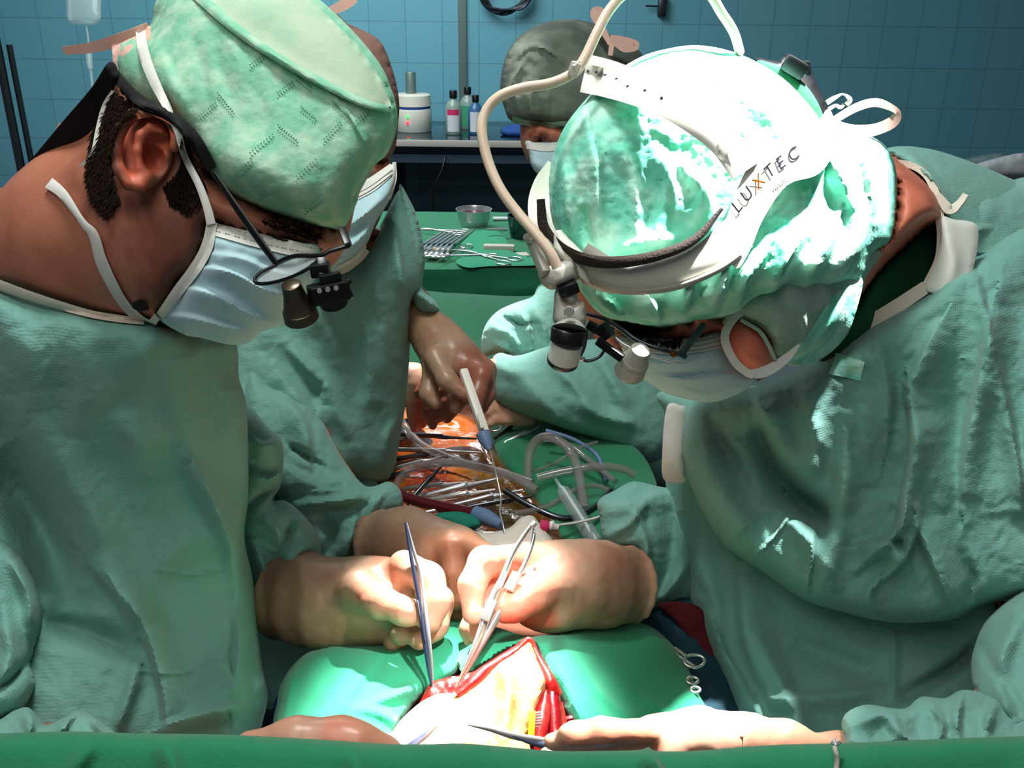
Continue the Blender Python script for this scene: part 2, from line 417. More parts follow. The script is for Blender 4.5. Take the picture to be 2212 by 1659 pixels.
# ---------------------------------------------------------------- signed-distance bodies
def C(a, ra, b, rb):                  # tapered limb between photo points (px,py,d), radii in px at that distance
    return ('c', P(*a), ra * a[2] / FPX, P(*b), rb * b[2] / FPX)
def chain(*ps):                       # (px,py,d,rpx)...
    return [C(p[:3], p[3], q[:3], q[3]) for p, q in zip(ps[:-1], ps[1:])]
def E(c, r, rot=None):                # ellipsoid; r in m along view right, up, depth; rot degrees about view axis
    R = CR.copy()
    if rot is not None:
        rr = np.array(Euler([math.radians(x) for x in rot]).to_matrix()); R = CR @ rr
    return ('e', P(*c), np.asarray(r, float), R)
def Epx(c, rx, ry, rz, rot=None): s = c[2] / FPX; return E(c, (rx * s, ry * s, rz), rot)
def prim_d(p, q):
    if p[0] == 'c':
        _, a, ra, b, rb = p; ab = b - a; t = np.clip(((q - a) @ ab) / (ab @ ab + 1e-12), 0, 1)
        return np.linalg.norm(q - (a + t[:, None] * ab), axis=1) - (ra + (rb - ra) * t)
    if p[0] == 'h': return (q - p[1]) @ p[2]
    _, c, r, R = p; l = ((q - c) @ R); k0 = np.linalg.norm(l / r, axis=1); k1 = np.linalg.norm(l / (r * r), axis=1)
    return k0 * (k0 - 1) / (k1 + 1e-9)
def smin(a, b, k):
    h = np.maximum(k - np.abs(a - b), 0) / k; return np.minimum(a, b) - h * h * k * .25
def sdf_eval(groups, q):
    """groups: list of (prims, k_in, k_join, sign)"""
    tot = None
    for prims, ki, kj, sg in groups:
        g = None
        for p in prims:
            d = prim_d(p, q); g = d if g is None else smin(g, d, ki)
        if tot is None: tot = g
        elif sg > 0: tot = smin(tot, g, kj)
        else: tot = -smin(-tot, g, kj)
    return tot
def sdf(groups, res=.003, infl=0., disp=None):
    allp = [p for g in groups if g[3] > 0 for p in g[0]]; lo = np.full(3, 1e9); hi = -lo
    for p in allp:
        if p[0] == 'c':
            for c, r in ((p[1], p[2]), (p[3], p[4])): lo = np.minimum(lo, c - r); hi = np.maximum(hi, c + r)
        else: lo = np.minimum(lo, p[1] - p[2].max()); hi = np.maximum(hi, p[1] + p[2].max())
    lo -= infl + res * 3; hi += infl + res * 3
    N = np.ceil((hi - lo) / res).astype(int) + 1
    B = 6; nb = np.ceil(N / B).astype(int)
    I = np.stack(np.meshgrid(*[np.arange(k) for k in nb], indexing='ij'), -1).reshape(-1, 3)
    cen = lo + (I * B + B / 2) * res; d = sdf_eval(groups, cen) - infl
    act = np.abs(d) < B * res * 1.9
    D = np.full(nb * B, 1.0); sgn = (d < 0).reshape(nb)
    D *= np.where(np.repeat(np.repeat(np.repeat(sgn, B, 0), B, 1), B, 2), -1, 1)
    off = np.stack(np.meshgrid(*[np.arange(B)] * 3, indexing='ij'), -1).reshape(-1, 3)
    A = I[act]
    for s in range(0, len(A), 1500):
        idx = (A[s:s + 1500, None] * B + off[None]).reshape(-1, 3); q = lo + idx * res
        v = sdf_eval(groups, q) - infl
        if disp: v = v - disp(q)
        D[idx[:, 0], idx[:, 1], idx[:, 2]] = v
    return nets(D, lo, res)
def nets(D, lo, res):
    n = np.array(D.shape); s = D < 0
    c = np.zeros(n - 1, int)
    for i in (0, 1):
        for j in (0, 1):
            for k in (0, 1): c += s[i:n[0] - 1 + i, j:n[1] - 1 + j, k:n[2] - 1 + k]
    cell = (c > 0) & (c < 8); ids = -np.ones(n - 1, int); cc = np.argwhere(cell); ids[cell] = np.arange(len(cc))
    acc = np.zeros((len(cc), 3)); cnt = np.zeros(len(cc))
    cor = [(i, j, k) for i in (0, 1) for j in (0, 1) for k in (0, 1)]
    for a in range(8):
        for b in range(a + 1, 8):
            ca, cb = np.array(cor[a]), np.array(cor[b])
            if np.abs(ca - cb).sum() != 1: continue
            va = D[tuple((cc + ca).T)]; vb = D[tuple((cc + cb).T)]; m = (va < 0) != (vb < 0)
            t = np.clip(va[m] / (va[m] - vb[m]), 0, 1); acc[m] += ca + t[:, None] * (cb - ca); cnt[m] += 1
    v = lo + (cc + acc / cnt[:, None]) * res; f = []
    for ax in range(3):
        u, w = [(1, 2), (2, 0), (0, 1)][ax]
        sl0 = [slice(None)] * 3; sl1 = [slice(None)] * 3; sl0[ax] = slice(0, -1); sl1[ax] = slice(1, None)
        A, Bq = s[tuple(sl0)], s[tuple(sl1)]; m = A != Bq
        e = np.argwhere(m); e = e[(e[:, u] > 0) & (e[:, w] > 0) & (e[:, u] < n[u] - 1) & (e[:, w] < n[w] - 1)]
        du = np.zeros(3, int); du[u] = 1; dw = np.zeros(3, int); dw[w] = 1
        q = np.stack([ids[tuple((e - du - dw).T)], ids[tuple((e - dw).T)], ids[tuple(e.T)], ids[tuple((e - du).T)]], 1)
        fl = A[tuple(e.T)]; q[~fl] = q[~fl][:, ::-1]; q = q[(q >= 0).all(1)]; f.append(q)
    m = Me(v, np.concatenate(f)); 
    # light smoothing
    F = np.concatenate(f); e = np.concatenate([F[:, [0, 1]], F[:, [1, 2]], F[:, [2, 3]], F[:, [3, 0]]]); e = np.concatenate([e, e[:, ::-1]]); deg = np.bincount(e[:, 0], minlength=len(v)) + 1e-9
    for _ in range(2):
        av = np.stack([np.bincount(e[:, 0], weights=m.v[e[:, 1], k], minlength=len(v)) / deg for k in range(3)], 1); m.v = m.v * .5 + av * .5
    return m
def tint(m, blobs, base=(1, 1, 1)):
    """albedo variation: (polygon or (cx,cy,r), colour multiplier, softness px)"""
    q = PROJ(m.v)[:, :2]; t = np.tile(np.array(base, float), (len(q), 1)) if m.tint is None else m.tint
    for shp, col, soft in blobs:
        shp = np.asarray(shp, float)
        if shp.ndim == 1: d = np.hypot(q[:, 0] - shp[0], q[:, 1] - shp[1]) - shp[2]
        else: d = seg_dist(q, np.concatenate([shp, shp[:1]])); d[inside(q, shp)] *= -1
        wgt = np.clip(.5 - (d + soft * .8 * fbm(m.v * 90, 2)) / soft, 0, 1)[:, None]; t = t * (1 - wgt) + np.array(col) * t * wgt
    m.tint = t; return m

def tuck(body, covers, gap=.004, reach=.10, soft=14):
    """keep skin inside the clothes: verts that would come through a garment from behind it are set back under it"""
    q = PROJ(body.v); bv = [c.bvh() for c in covers]; d = q[:, 2].copy(); out = d.copy()
    for i in range(len(q)):
        w = body.v[i] - CO; l = np.linalg.norm(w); dv = Vector(w / l); best = None
        for b in bv:
            h = b.ray_cast(Vector(CO), dv)
            if h[0] is not None and (best is None or h[3] < best): best = h[3]
        if best is not None:
            dc = d[i] * best / l
            if d[i] < dc + gap and d[i] > dc - reach: out[i] = dc + gap
    need = out - d; F = [(f[i], f[(i + 1) % len(f)]) for f in body.f for i in range(len(f))]; e = np.array(F); e = np.concatenate([e, e[:, ::-1]]); n = len(d); deg = np.bincount(e[:, 0], minlength=n) + 1e-9; o = need.copy()
    for _ in range(soft):
        o = np.maximum(need, np.bincount(e[:, 0], weights=o[e[:, 1]], minlength=n) / deg * .97)
    body.v = PA(np.column_stack([q[:, :2], d + o])); return body

def ring(c, c2, rpx, tpx, n=16):
    """SDF torus round a limb: centre c, axis towards c2 (px,py,d)"""
    a, b = P(*c), P(*c2); u = (b - a) / np.linalg.norm(b - a); h = np.array([0, 0, 1.]); s_ = c[2] / FPX
    e1 = np.cross(u, h); e1 /= np.linalg.norm(e1); e2 = np.cross(u, e1); p = [a + rpx * s_ * (math.cos(t) * e1 + math.sin(t) * e2) for t in np.linspace(0, 2 * math.pi, n + 1)]
    return [('c', p[i], tpx * s_, p[i + 1], tpx * s_) for i in range(n)]
def strands(poly, bvhs, n, ln, direction, w=.00035, jit=.5, seed=1):
    """short hairs rooted on a surface inside a traced area"""
    rs = np.random.RandomState(seed); poly = np.asarray(poly, float); lo, hi = poly.min(0), poly.max(0); q = lo + rs.rand(n * 3, 2) * (hi - lo); q = q[inside(q, poly)][:n]
    d = onto(q, bvhs, .0, .7); a = P_arr(q, d); dr = CR @ np.array([direction[0], -direction[1], .35]); dr /= np.linalg.norm(dr); v = []; f = []
    for i, p in enumerate(a):
        k = dr + rs.randn(3) * jit * .6; k /= np.linalg.norm(k); L_ = ln * (.6 + .8 * rs.rand()); e = np.cross(k, CO - p); e /= np.linalg.norm(e); up = (CO - p) / np.linalg.norm(CO - p)
        m_ = p + k * L_ * .5 + up * L_ * .18; t_ = p + k * L_; j = len(v); v += [p - e * w - up * .001, p + e * w - up * .001, m_ + e * w, m_ - e * w, t_]; f += [(j, j + 1, j + 2, j + 3), (j + 3, j + 2, j + 4)]
    return Me(v, f)
def P_arr(q, d): return PA(np.column_stack([q, d]))

def cut(c, c2):
    """half space beyond c, seen from c2: cuts a cuff off square"""
    a, b = P(*c), P(*c2); return [('h', a, (b - a) / np.linalg.norm(b - a))]
CLOTHB = [('noise', 140, .35, .002), ('dots', 430, .55, .0008)]
M = dict(
 gown=mat('gown_cloth', (114, 164, 152), .9, spec=.2, bump=CLOTHB, var=(14, (126, 174, 162), .5), sheen=.15),
 gown_dark=mat('gown_cloth_grey', (92, 142, 128), .8, bump=CLOTHB, var=(14, (104, 152, 136), .5)),
 cap_green=mat('cap_green', (122, 182, 152), .95, spec=.15, bump=[('noise', 260, .5, .0012)], var=(60, (176, 204, 178), .8)),
 cap_top=mat('cap_top', (168, 186, 160), .85, bump=[('noise', 240, .5, .001)], var=(40, (140, 180, 152), .7)),
 cap_mint=mat('cap_mint', (112, 200, 174), .95, spec=.15, bump=[('noise', 200, .5, .0015)], var=(38, (190, 232, 214), .8)),
 cap_grey=mat('cap_grey', (130, 172, 152), .8, bump=[('noise', 220, .5, .0015)], var=(50, (180, 196, 180), .7)),
 netcap=mat('hair_net', (84, 94, 84), .85, bump=[('noise', 60, .4, .002)], var=(18, (118, 128, 112), .8)),
 brown_net=mat('brown_net', (128, 94, 82), .85, bump=[('noise', 120, .4, .002)]),
 mask=mat('mask_blue', (168, 205, 212), .8, bump=[('noise', 300, .25, .0006)], var=(22, (190, 214, 220), .7)),
 mask_white=mat('mask_white', (214, 214, 206), .85, bump=[('noise', 300, .3, .0006)]),
 binding=mat('white_binding', (216, 208, 192), .85, bump=[('dots', 500, .3, .0006)]),
 tie_pink=mat('tie_peach', (214, 172, 156), .8),
 skin=mat('skin', (176, 112, 88), .5, sss=.06, bump=[('noise', 380, .18, .0006)], var=(30, (156, 92, 70), .6)),
 skin_red=mat('skin_red', (206, 122, 100), .5, sss=.08, bump=[('noise', 380, .18, .0006)], var=(24, (214, 126, 100), .7)),
 glove=mat('latex_glove', (178, 144, 118), .38, sss=.12, bump=[('noise', 90, .3, .0012)], var=(20, (186, 138, 112), .6), spec=.5),
 glove_lit=mat('latex_glove_lit', (198, 154, 128), .35, sss=.18, bump=[('noise', 80, .2, .001)], var=(16, (210, 138, 116), .6)),  # lighter copy of the glove latex, lamplight put into its colour
 hair=mat('dark_hair', (36, 27, 22), .9, spec=.1),
 scrub=mat('scrub_green', (16, 84, 52), .9, bump=[('noise', 300, .3, .001)]),
 drape=mat('drape_green', (30, 122, 84), .9, bump=[('noise', 500, .4, .0012)], sheen=.2, var=(9, (34, 112, 80), .6)),
 towel=mat('towel_green', (40, 150, 108), .92, bump=[('noise', 420, .5, .0015)], sheen=.2),
 drape_blue=mat('drape_blue', (24, 62, 74), .8, bump=[('noise', 200, .3, .001)]),
 steel=mat('steel', (200, 202, 204), .3, .75),
 steel_dark=mat('dark_steel', (88, 92, 98), .3, 1.),
 blue_steel=mat('blue_steel', (96, 108, 138), .3, .6, bump=[('dots', 1800, .4, .0004)]),
 tweezer_dark=mat('tweezer_dark', (52, 60, 88), .35, .4),
 black=mat('black_plastic', (16, 16, 18), .35), black_cloth=mat('black_strap', (12, 12, 14), .9, bump=[('noise', 400, .5, .001)]),
 bronze=mat('bronze_barrel', (100, 88, 76), .32, .9),
 ivory=mat('ivory_plastic', (214, 214, 200), .4), cable=mat('beige_cable', (214, 190, 166), .3),
 greyplastic=mat('grey_plastic', (168, 166, 156), .4), foam=mat('dark_foam', (46, 36, 30), .95, bump=[('noise', 600, .9, .002)]),
 lens=mat('lens_glass', (220, 230, 230), .03, alpha=.2, spec=.6),
 tubeclear=mat('clear_tube', (140, 132, 130), .1, alpha=.45, spec=.9), tubered=mat('blood_tube', (84, 26, 34), .15, spec=.8),
 amber=mat('amber_film', (168, 92, 14), .12, spec=.8, coat=.6, bump=[('noise', 26, .7, .006)], var=(8, (120, 52, 12), .8)),
 red=mat('red_tissue', (156, 22, 24), .3, coat=.5, bump=[('noise', 120, .6, .002)], var=(70, (196, 60, 48), .7), sss=.1),
 deepred=mat('deep_red', (110, 12, 20), .3, coat=.5, bump=[('noise', 90, .6, .002)]),
 flap=mat('tissue_flap', (196, 156, 104), .4, sss=.1, bump=[('noise', 90, .5, .0015)], var=(34, (178, 112, 66), .7)),
 gauze=mat('gauze', (208, 200, 186), .95, bump=[('noise', 180, .6, .002)]),
 teal=mat('teal_cloth', (0, 112, 92), .8), bluecloth=mat('blue_cloth', (36, 76, 140), .8), bluepad=mat('blue_plastic', (96, 120, 152), .4),
 white=mat('white_plastic', (220, 216, 204), .45), chrome=mat('chrome', (214, 210, 204), .2, .75),
 counter=mat('steel_counter', (70, 90, 100), .12, .9), under=mat('cabinet_dark', (52, 70, 84), .6),
 pole=mat('grey_pole', (112, 132, 126), .4, .4), darkpole=mat('dark_pole', (46, 54, 58), .35, .6),
 bottle_clear=mat('bottle_clear', (150, 176, 164), .25, trans=.3), bottle_blue=mat('bottle_blue', (60, 110, 150), .25, trans=.2),
 pink=mat('label_pink', (196, 44, 92), .6), lab=mat('label_white', (196, 202, 206), .6), green_l=mat('label_green', (60, 150, 110), .6),
 led_g=mat('led_green', (60, 255, 80), .5, emit=((60, 255, 80), 2)), led_r=mat('led_red', (255, 50, 60), .5, emit=((255, 40, 60), 3)),
 pvc=mat('saline_bag', (170, 190, 186), .15, alpha=.35, spec=.9), greyprint=mat('grey_print', (34, 36, 42), 1, spec=0), gold=mat('pale_orange_print', (90, 52, 14), 1, spec=0),
 yellow=mat('yellow_plastic', (236, 170, 20), .4), stitch=mat('grey_stitch', (150, 150, 144), .9),
)
for k in ('skin', 'skin_red', 'glove', 'glove_lit', 'drape', 'towel', 'flap', 'gown', 'red', 'amber'): add_attr_color(M[k], None)
def T1(m):
    if m.tint is None: m.tint = np.ones((len(m.v), 3))
    return m
# tiled wall
def tile_mat():
    m = bpy.data.materials.new('blue_tile'); m.use_nodes = True; nt = m.node_tree; b = nt.nodes['Principled BSDF']; L = nt.links.new
    tc = nt.nodes.new('ShaderNodeTexCoord'); mp = nt.nodes.new('ShaderNodeMapping'); mp.inputs['Rotation'].default_value = (math.pi / 2, 0, 0)
    L(tc.outputs['Object'], mp.inputs[0])
    br = nt.nodes.new('ShaderNodeTexBrick'); br.offset = 0; br.inputs['Scale'].default_value = 1; br.inputs['Brick Width'].default_value = .2; br.inputs['Row Height'].default_value = .213
    br.inputs['Mortar Size'].default_value = .0035; br.inputs['Mortar Smooth'].default_value = .3; br.inputs['Bias'].default_value = -.2
    br.inputs['Color1'].default_value = (.13, .39, .48, 1); br.inputs['Color2'].default_value = (.12, .37, .46, 1); br.inputs['Mortar'].default_value = (.10, .28, .34, 1)
    L(mp.outputs[0], br.inputs['Vector']); L(br.outputs['Color'], b.inputs['Base Color']); b.inputs['Roughness'].default_value = .45
    bp = nt.nodes.new('ShaderNodeBump'); bp.inputs['Strength'].default_value = .25; bp.inputs['Distance'].default_value = .002; bp.invert = True
    L(br.outputs['Fac'], bp.inputs['Height']); L(bp.outputs['Normal'], b.inputs['Normal'])
    return m
M['tile'] = tile_mat()
# ================================================================= room
WY = 5.4
one('wall_back', '', '', box((0, WY + .1, 1.45), (9, .2, 2.9)), M['tile'], kind='structure')
one('floor', '', '', box((0, 2.6, -.05), (9, 5.8, .1)), mat('floor_vinyl', (110, 124, 126), .5, var=(3, (96, 112, 116), .6)), kind='structure')
t = Thing('trim_1', '', '', kind='structure')
a = on_z(998, 100, 1.2); px_ = P(999, 100, 1.0) - CO; s = (WY - .02) / (px_[1]); xw = CO[0] + px_[0] * s
t.add('trim_1', box((xw, WY - .012, 1.75), (.045, .024, 1.7), bev=.004), M['pole']); t.done(single=True)
CZ = .975
# steel counter along the back wall
CY = 4.62
t = Thing('counter', 'stainless steel counter with open dark underside along the tiled wall', 'counter')
t.add('counter_top', box((-.35, (CY + WY - .04) / 2, CZ - .015), (3.3, WY - .04 - CY, .03), bev=.004), M['counter'])
t.add('front_rim', box((-.35, CY - .012, CZ - .012), (3.3, .024, .03), bev=.003), M['greyplastic'], label='pale front edge')
for x in (-1.9, 1.2): t.add('leg', box((x, CY + .1, .47), (.05, .05, .94)), M['darkpole'])
t.add('back_panel', box((-.35, WY - .09, .48), (3.2, .03, .9)), M['under'])
t.add('rail', box((-.35, CY + .03, CZ - .09), (3.2, .03, .04)), M['under'])
t.add('shelf_divider', box((-.62, CY + .3, .43), (.04, .5, .8)), M['darkpole'])
t.done()
def at_y(px, py, y):
    a = P(px, py, 1.) - CO; return CO + a * (y / a[1])
def stand(px, y, z): a = at_y(px, 200, y); return np.array([a[0], y, z])
# centrifuge-like device
b0 = stand(891, 4.95, CZ)
t = Thing('desktop_device', 'squat white desktop device with dark seam and indicator lights on the counter', 'medical device')
w = .165
t.add('lower_housing', lathe(b0, b0 + [0, 0, .115], [(0, w * .54), (.03, w * .56), (.9, w * .58), (1, w * .56)], 40), M['ivory'])
t.add('dark_band', lathe(b0 + [0, 0, .112], b0 + [0, 0, .13], [(0, w * .55), (1, w * .55)], 40), M['bluecloth'], label='dark blue band')
t.add('upper_housing', lathe(b0 + [0, 0, .128], b0 + [0, 0, .185], [(0, w * .57), (.9, w * .55), (1, w * .5)], 40), M['ivory'])
t.add('metal_tube', lathe(b0 + [-.01, .02, .183], b0 + [-.01, .02, .29], [(0, .027), (.95, .027), (1, .024)], 20), M['pole'], label='grey metal tube')
for dz, mm, nm in ((.082, 'led_g', 'green_light'), (.05, 'led_r', 'red_light')):
    c = b0 + [-.02, -w * .575, dz]; t.add(nm, lathe(c, c + [0, -.004, 0], [(0, .008), (1, .006)], 12), M[mm])
t.done()
def bottle(px, y, sc_, body, cap, label_m, lbl, top=None):
    b = stand(px, y, CZ); h = .19 * sc_; r = .040 * sc_
    t = Thing('bottle', lbl, 'bottle', group='bottles on the steel counter')
    t.add('bottle_body', lathe(b, b + [0, 0, h], [(0, r * .9), (.03, r), (.66, r), (.78, r * .7), (.84, r * .38), (.9, r * .36)], 28), M[body])
    t.add('cap', lathe(b + [0, 0, h * .88], b + [0, 0, h * 1.06], [(0, r * .46), (.9, r * .46), (1, r * .4)], 20), M[cap])
    def lb(z0, z1, mm, nm):
        an = np.linspace(-2.3, -.85, 14); v = []; f = []
        for i, a_ in enumerate(an):
            for z in (z0, z1): v.append(b + [r * 1.02 * math.cos(a_), r * 1.02 * math.sin(a_), z * h])
        f = [(2 * i, 2 * i + 2, 2 * i + 3, 2 * i + 1) for i in range(len(an) - 1)]
        t.add(nm, Me(v, f), M[mm])
    lb(.08, .48 if top else .6, label_m, 'label')
    if top: lb(.48, .62, top, 'label_band')
    t.done()
bottle(979, 4.85, 1.06, 'bottle_clear', 'black', 'lab', 'tall clear bottle with pink and white label and black cap', 'pink')
bottle(1010, 5.06, 1.05, 'bottle_clear', 'black', 'green_l', 'greenish bottle standing behind the two labelled bottles')
bottle(1027, 4.86, .95, 'bottle_blue', 'black', 'lab', 'small blue bottle with white label and dark cap, rightmost on counter', 'lab')
# blue folded cloth
b0 = stand(1128, 4.83, CZ)
m = sdf([([('e', b0 + [-.03, 0, .02], np.array([.08, .07, .03]), np.eye(3)), ('e', b0 + [.03, .0, .035], np.array([.06, .06, .035]), np.eye(3))], .03, .02, 1)], .006, disp=lambda q: .008 * fbm(q * 25, 2))
one('blue_cloth', 'crumpled blue cloth lying on the counter beside the hair-netted assistant', 'cloth', m, M['bluecloth'])
# cable hanging under the counter
a, b = at_y(957, 350, CY - .04), at_y(928, 455, CY - .06)
one('power_cord', 'thin black cord hanging below the steel counter', 'cord', tube([at_y(962, 338, CY + .0), at_y(955, 365, CY - .03), at_y(938, 410, CY - .05), at_y(930, 500, CY - .05)], .005, px=False), M['black'])
# cable coil high on the wall
t = Thing('cable_coil', 'dark coiled cable hung high on the tiled wall', 'cable')
pts = []
for i in range(70):
    an = i * .55; c = at_y(1092, -25, WY - .03); r_ = .13 + .018 * math.sin(i * 1.7)
    pts.append(c + [r_ * math.cos(an), -.01 - .0006 * i, r_ * .9 * math.sin(an)])
t.add('cable_coil', tube(pts, .007, px=False, seg=6, n=3), M['darkpole']); t.add('hook', box(at_y(1092, -62, WY - .02), (.03, .06, .03)), M['steel_dark']); t.done()
# wall bracket
b0 = at_y(1430, 14, WY - .02)
t = Thing('wall_bracket', 'small dark metal holder fixed on tiled wall above the right cap', 'bracket')
t.add('holder', box(b0, (.045, .05, .10), bev=.008), M['steel_dark']); t.add('pin', lathe(b0 + [0, 0, 0], b0 + [-.09, -.01, .002], [(0, .005), (1, .004)], 8), M['steel_dark']); t.done()
# infusion stand left + bag
b0 = at_y(2, 200, 3.6)
t = Thing('infusion_stand', 'dark metal pole of an infusion stand at left edge', 'pole')
t.add('pole', lathe([b0[0] + .02, 3.6, .1], [b0[0] + .02, 3.6, 2.2], [(0, .016), (1, .016)], 16), M['steel_dark'])
t.add('inner_pole', lathe([b0[0] + .055, 3.62, .1], [b0[0] + .055, 3.62, 1.45], [(0, .011), (1, .011)], 12), M['steel_dark'])
t.add('base', lathe([b0[0] + .02, 3.6, .0], [b0[0] + .02, 3.6, .1], [(0, .25), (.4, .2), (1, .03)], 20), M['darkpole']); 
t.add('hanger_arm', tube([[b0[0] + .02, 3.6, 2.15], [b0[0] + .2, 3.6, 2.2], [at_y(185, 0, 3.6)[0], 3.6, 2.16]], .006, px=False), M['steel_dark']); t.done()
c = at_y(182, 0, 3.6); 
t = Thing('infusion_bag', 'clear plastic infusion bag with drip line hanging at upper left', 'infusion bag')
bag = slab([(148, -60), (215, -60), (218, 10), (214, 48), (185, 54), (150, 46), (143, 10)], [(180, 0, 3.92)], .03, .02, L=25, step=6, crumple=[('n', 6, .01)])
i = t.add('bag', bag, M['pvc'])
t.add('drip_chamber', tube([(192, 112, 3.92), (193, 135, 3.92), (196, 150, 3.92)], [.014, .014, .01], seg=12), M['pvc'])
t.add('drip_line', tube([(186, 54, 3.92), (190, 80, 3.92), (192, 112, 3.92)], .004, seg=6), M['pvc']); t.add('lower_line', tube([(196, 150, 3.92), (200, 190, 3.92), (204, 240, 3.92)], .006, seg=6), M['pvc']); t.done()
# plastic packs right edge (behind the right surgeon)
for k, (x0, y0, w_, h_) in enumerate([(2150, 362, 66, 20), (2180, 380, 80, 26), (2105, 352, 60, 14)]):
    m = slab([(x0 - w_, y0), (x0 + w_, y0 - h_ * 1.6), (x0 + w_, y0 + h_), (x0 - w_, y0 + h_ * .5)], [(x0, y0, 2.6 + .1 * k)], .05, .05, L=16, step=5, crumple=[('n', 8, .012)])
    if k == 0: pk = Thing('supply_pack', 'clear and grey plastic supply packs piled at the right edge', 'packaging'); 
    pk.add(['film_wrap', 'grey_pack', 'clear_pack'][k], m, [M['lab'], M['greyplastic'], M['pvc']][k])
pk.done()
t = Thing('supply_cart', 'steel cart under the plastic packs at the right edge', 'cart')
b0 = on_z(2300, 420, 1.0); 
t.add('cart_top', box((P(2200, 400, 2.7)[0] + .1, P(2200, 400, 2.7)[1], P(2200, 412, 2.7)[2] - .05), (.6, .6, .03)), M['counter'])
t.add('cart_body', box((P(2200, 400, 2.7)[0] + .1, P(2200, 400, 2.7)[1], P(2200, 412, 2.7)[2] / 2 - .05), (.55, .55, P(2200, 412, 2.7)[2] - .1)), M['under']); t.done()
# ================================================================= instrument table
TZ = .88
def tb(x, y, dz=0): return on_z(x, y, TZ + dz)
def zd(x, y, z): return float(PROJ([on_z(x, y, z)])[0][2])
A0, A1, A2, A3 = tb(700, 455), tb(1420, 452), tb(1420, 572), tb(700, 578)
yb, yf = A0[1], A3[1]; x0, x1 = -1.0, .75
nx, ny = 90, 60
vv = []; ff = []
for j in range(ny + 46):
    for i in range(nx):
        x = x0 + (x1 - x0) * i / (nx - 1)
        if j < ny: y = yb + (yf - yb) * j / (ny - 1); z = TZ
        else: k = j - ny + 1; y = yf - .02 * math.sin(min(k / 3, 1.57)) - .0; z = TZ - .016 * k ** 1.05 - .01
        vv.append((x, y, z))
vv = np.array(vv); q = np.column_stack([vv[:, 0] * 3, vv[:, 1] * 3, vv[:, 2] * 3]); vv[:, 2] += np.where(vv[:, 2] > TZ - .02, .006, 0) * fbm(q * 1.5, 3)
hang = vv[:, 2] < TZ - .03; vv[hang, 1] += .03 * fbm(np.column_stack([vv[hang, 0] * 5, vv[hang, 2] * 2, vv[hang, 0] * 0]), 2)
ff = [(j * nx + i, (j + 1) * nx + i, (j + 1) * nx + i + 1, j * nx + i + 1) for j in range(ny + 45) for i in range(nx - 1)]
vb = vv - [0, 0, .004]; top = Me(vv, ff); full = Me(np.concatenate([vv, vb + [0, .004, 0]]), ff + [tuple(i + len(vv) for i in f[::-1]) for f in ff])
t = Thing('instrument_table', 'instrument table covered by a green cloth behind the operation', 'table')
t.add('table_cloth', T1(fixn(full)), M['drape']); 
t.add('table_frame', box(((x0 + x1) / 2, (yb + yf) / 2, TZ - .04), (x1 - x0 - .05, yb - yf - .04, .06)), M['steel_dark'])
for x in (x0 + .1, x1 - .1):
    for y in (yf + .1, yb - .1): t.add('leg', box((x, y, (TZ - .07) / 2), (.04, .04, TZ - .07)), M['steel_dark'])
t.done()
# second lower hanging drape over the patient's legs
t = one('leg_drape', 'green drape hanging below the instrument table cloth over the patient', 'drape',
    T1(slab([(820, 630), (960, 632), (1120, 640), (1240, 635), (1300, 700), (1280, 790), (1050, 800), (830, 790)], [(830, 640, 2.1), (1240, 640, 2.1), (830, 790, 1.75), (1240, 790, 1.75)], .05, .25, L=40, step=9,
    folds=[([(900, 650), (950, 700), (1000, 760)], 14, .02), ([(1000, 640), (1040, 700)], 12, .015)], crumple=[('n', 2, .02)])), M['drape'])
# bowl, instruments on the table
b = tb(1024, 494); R_ = 38 * b[1] / FPX * 1.02
t = Thing('metal_bowl', 'round steel bowl with dark red liquid on the green table', 'bowl')
t.add('bowl', lathe(b, b + [0, 0, .07], [(0, R_ * .55), (.03, R_ * .7), (.5, R_ * .88), (.95, R_ * .97), (1, R_ * 1.02), (1.0, R_ * .97), (.9, R_ * .93), (.7, R_ * .9)], 40, caps=False), M['steel'])
t.add('liquid', lathe(b + [0, 0, .05], b + [0, 0, .052], [(0, R_ * .9), (1, R_ * .9)], 40), M['tubered']); t.done()
b = tb(1134, 512); t = Thing('metal_cup', 'dark steel cup standing behind the beige cable on the green table', 'cup')
t.add('cup', lathe(b, b + [0, 0, .075], [(0, .05), (.95, .06), (1, .062), (1, .057), (.5, .054)], 30, caps=False), M['steel_dark']); t.add('handle', lathe(b + [-.06, -.02, .03], b + [-.13, -.04, .035], [(0, .006), (1, .004)], 10), M['steel']); t.done()
def clamp_proto(L_=.15):
    t = Thing('surgical_clamp', 'steel ring-handled clamp in the row beside the bowl, on green cloth', 'clamp', group='row of clamps on the green table')
    o = np.zeros(3)
    for s in (-1, 1):
        t.add('shank', tube([[s * .014, 0, .003], [s * .006, .04, .004], [0, .09, .005], [-s * .002, L_, .004]], [.003, .003, .004, .0015], px=False, seg=8), M['steel'])
        c = np.array([s * .016, -.012, .004]); t.add('finger_ring', tube([c + [.011 * math.cos(a_), .014 * math.sin(a_), 0] for a_ in np.linspace(0, 2 * math.pi, 14)], .0025, px=False, seg=6, n=3), M['steel'])
    t.add('box_joint', box((0, .085, .005), (.01, .018, .007), bev=.002), M['steel_dark'])
    return t.done()
a, b = tb(925, 530), tb(985, 488)
pr = clamp_proto(.26)
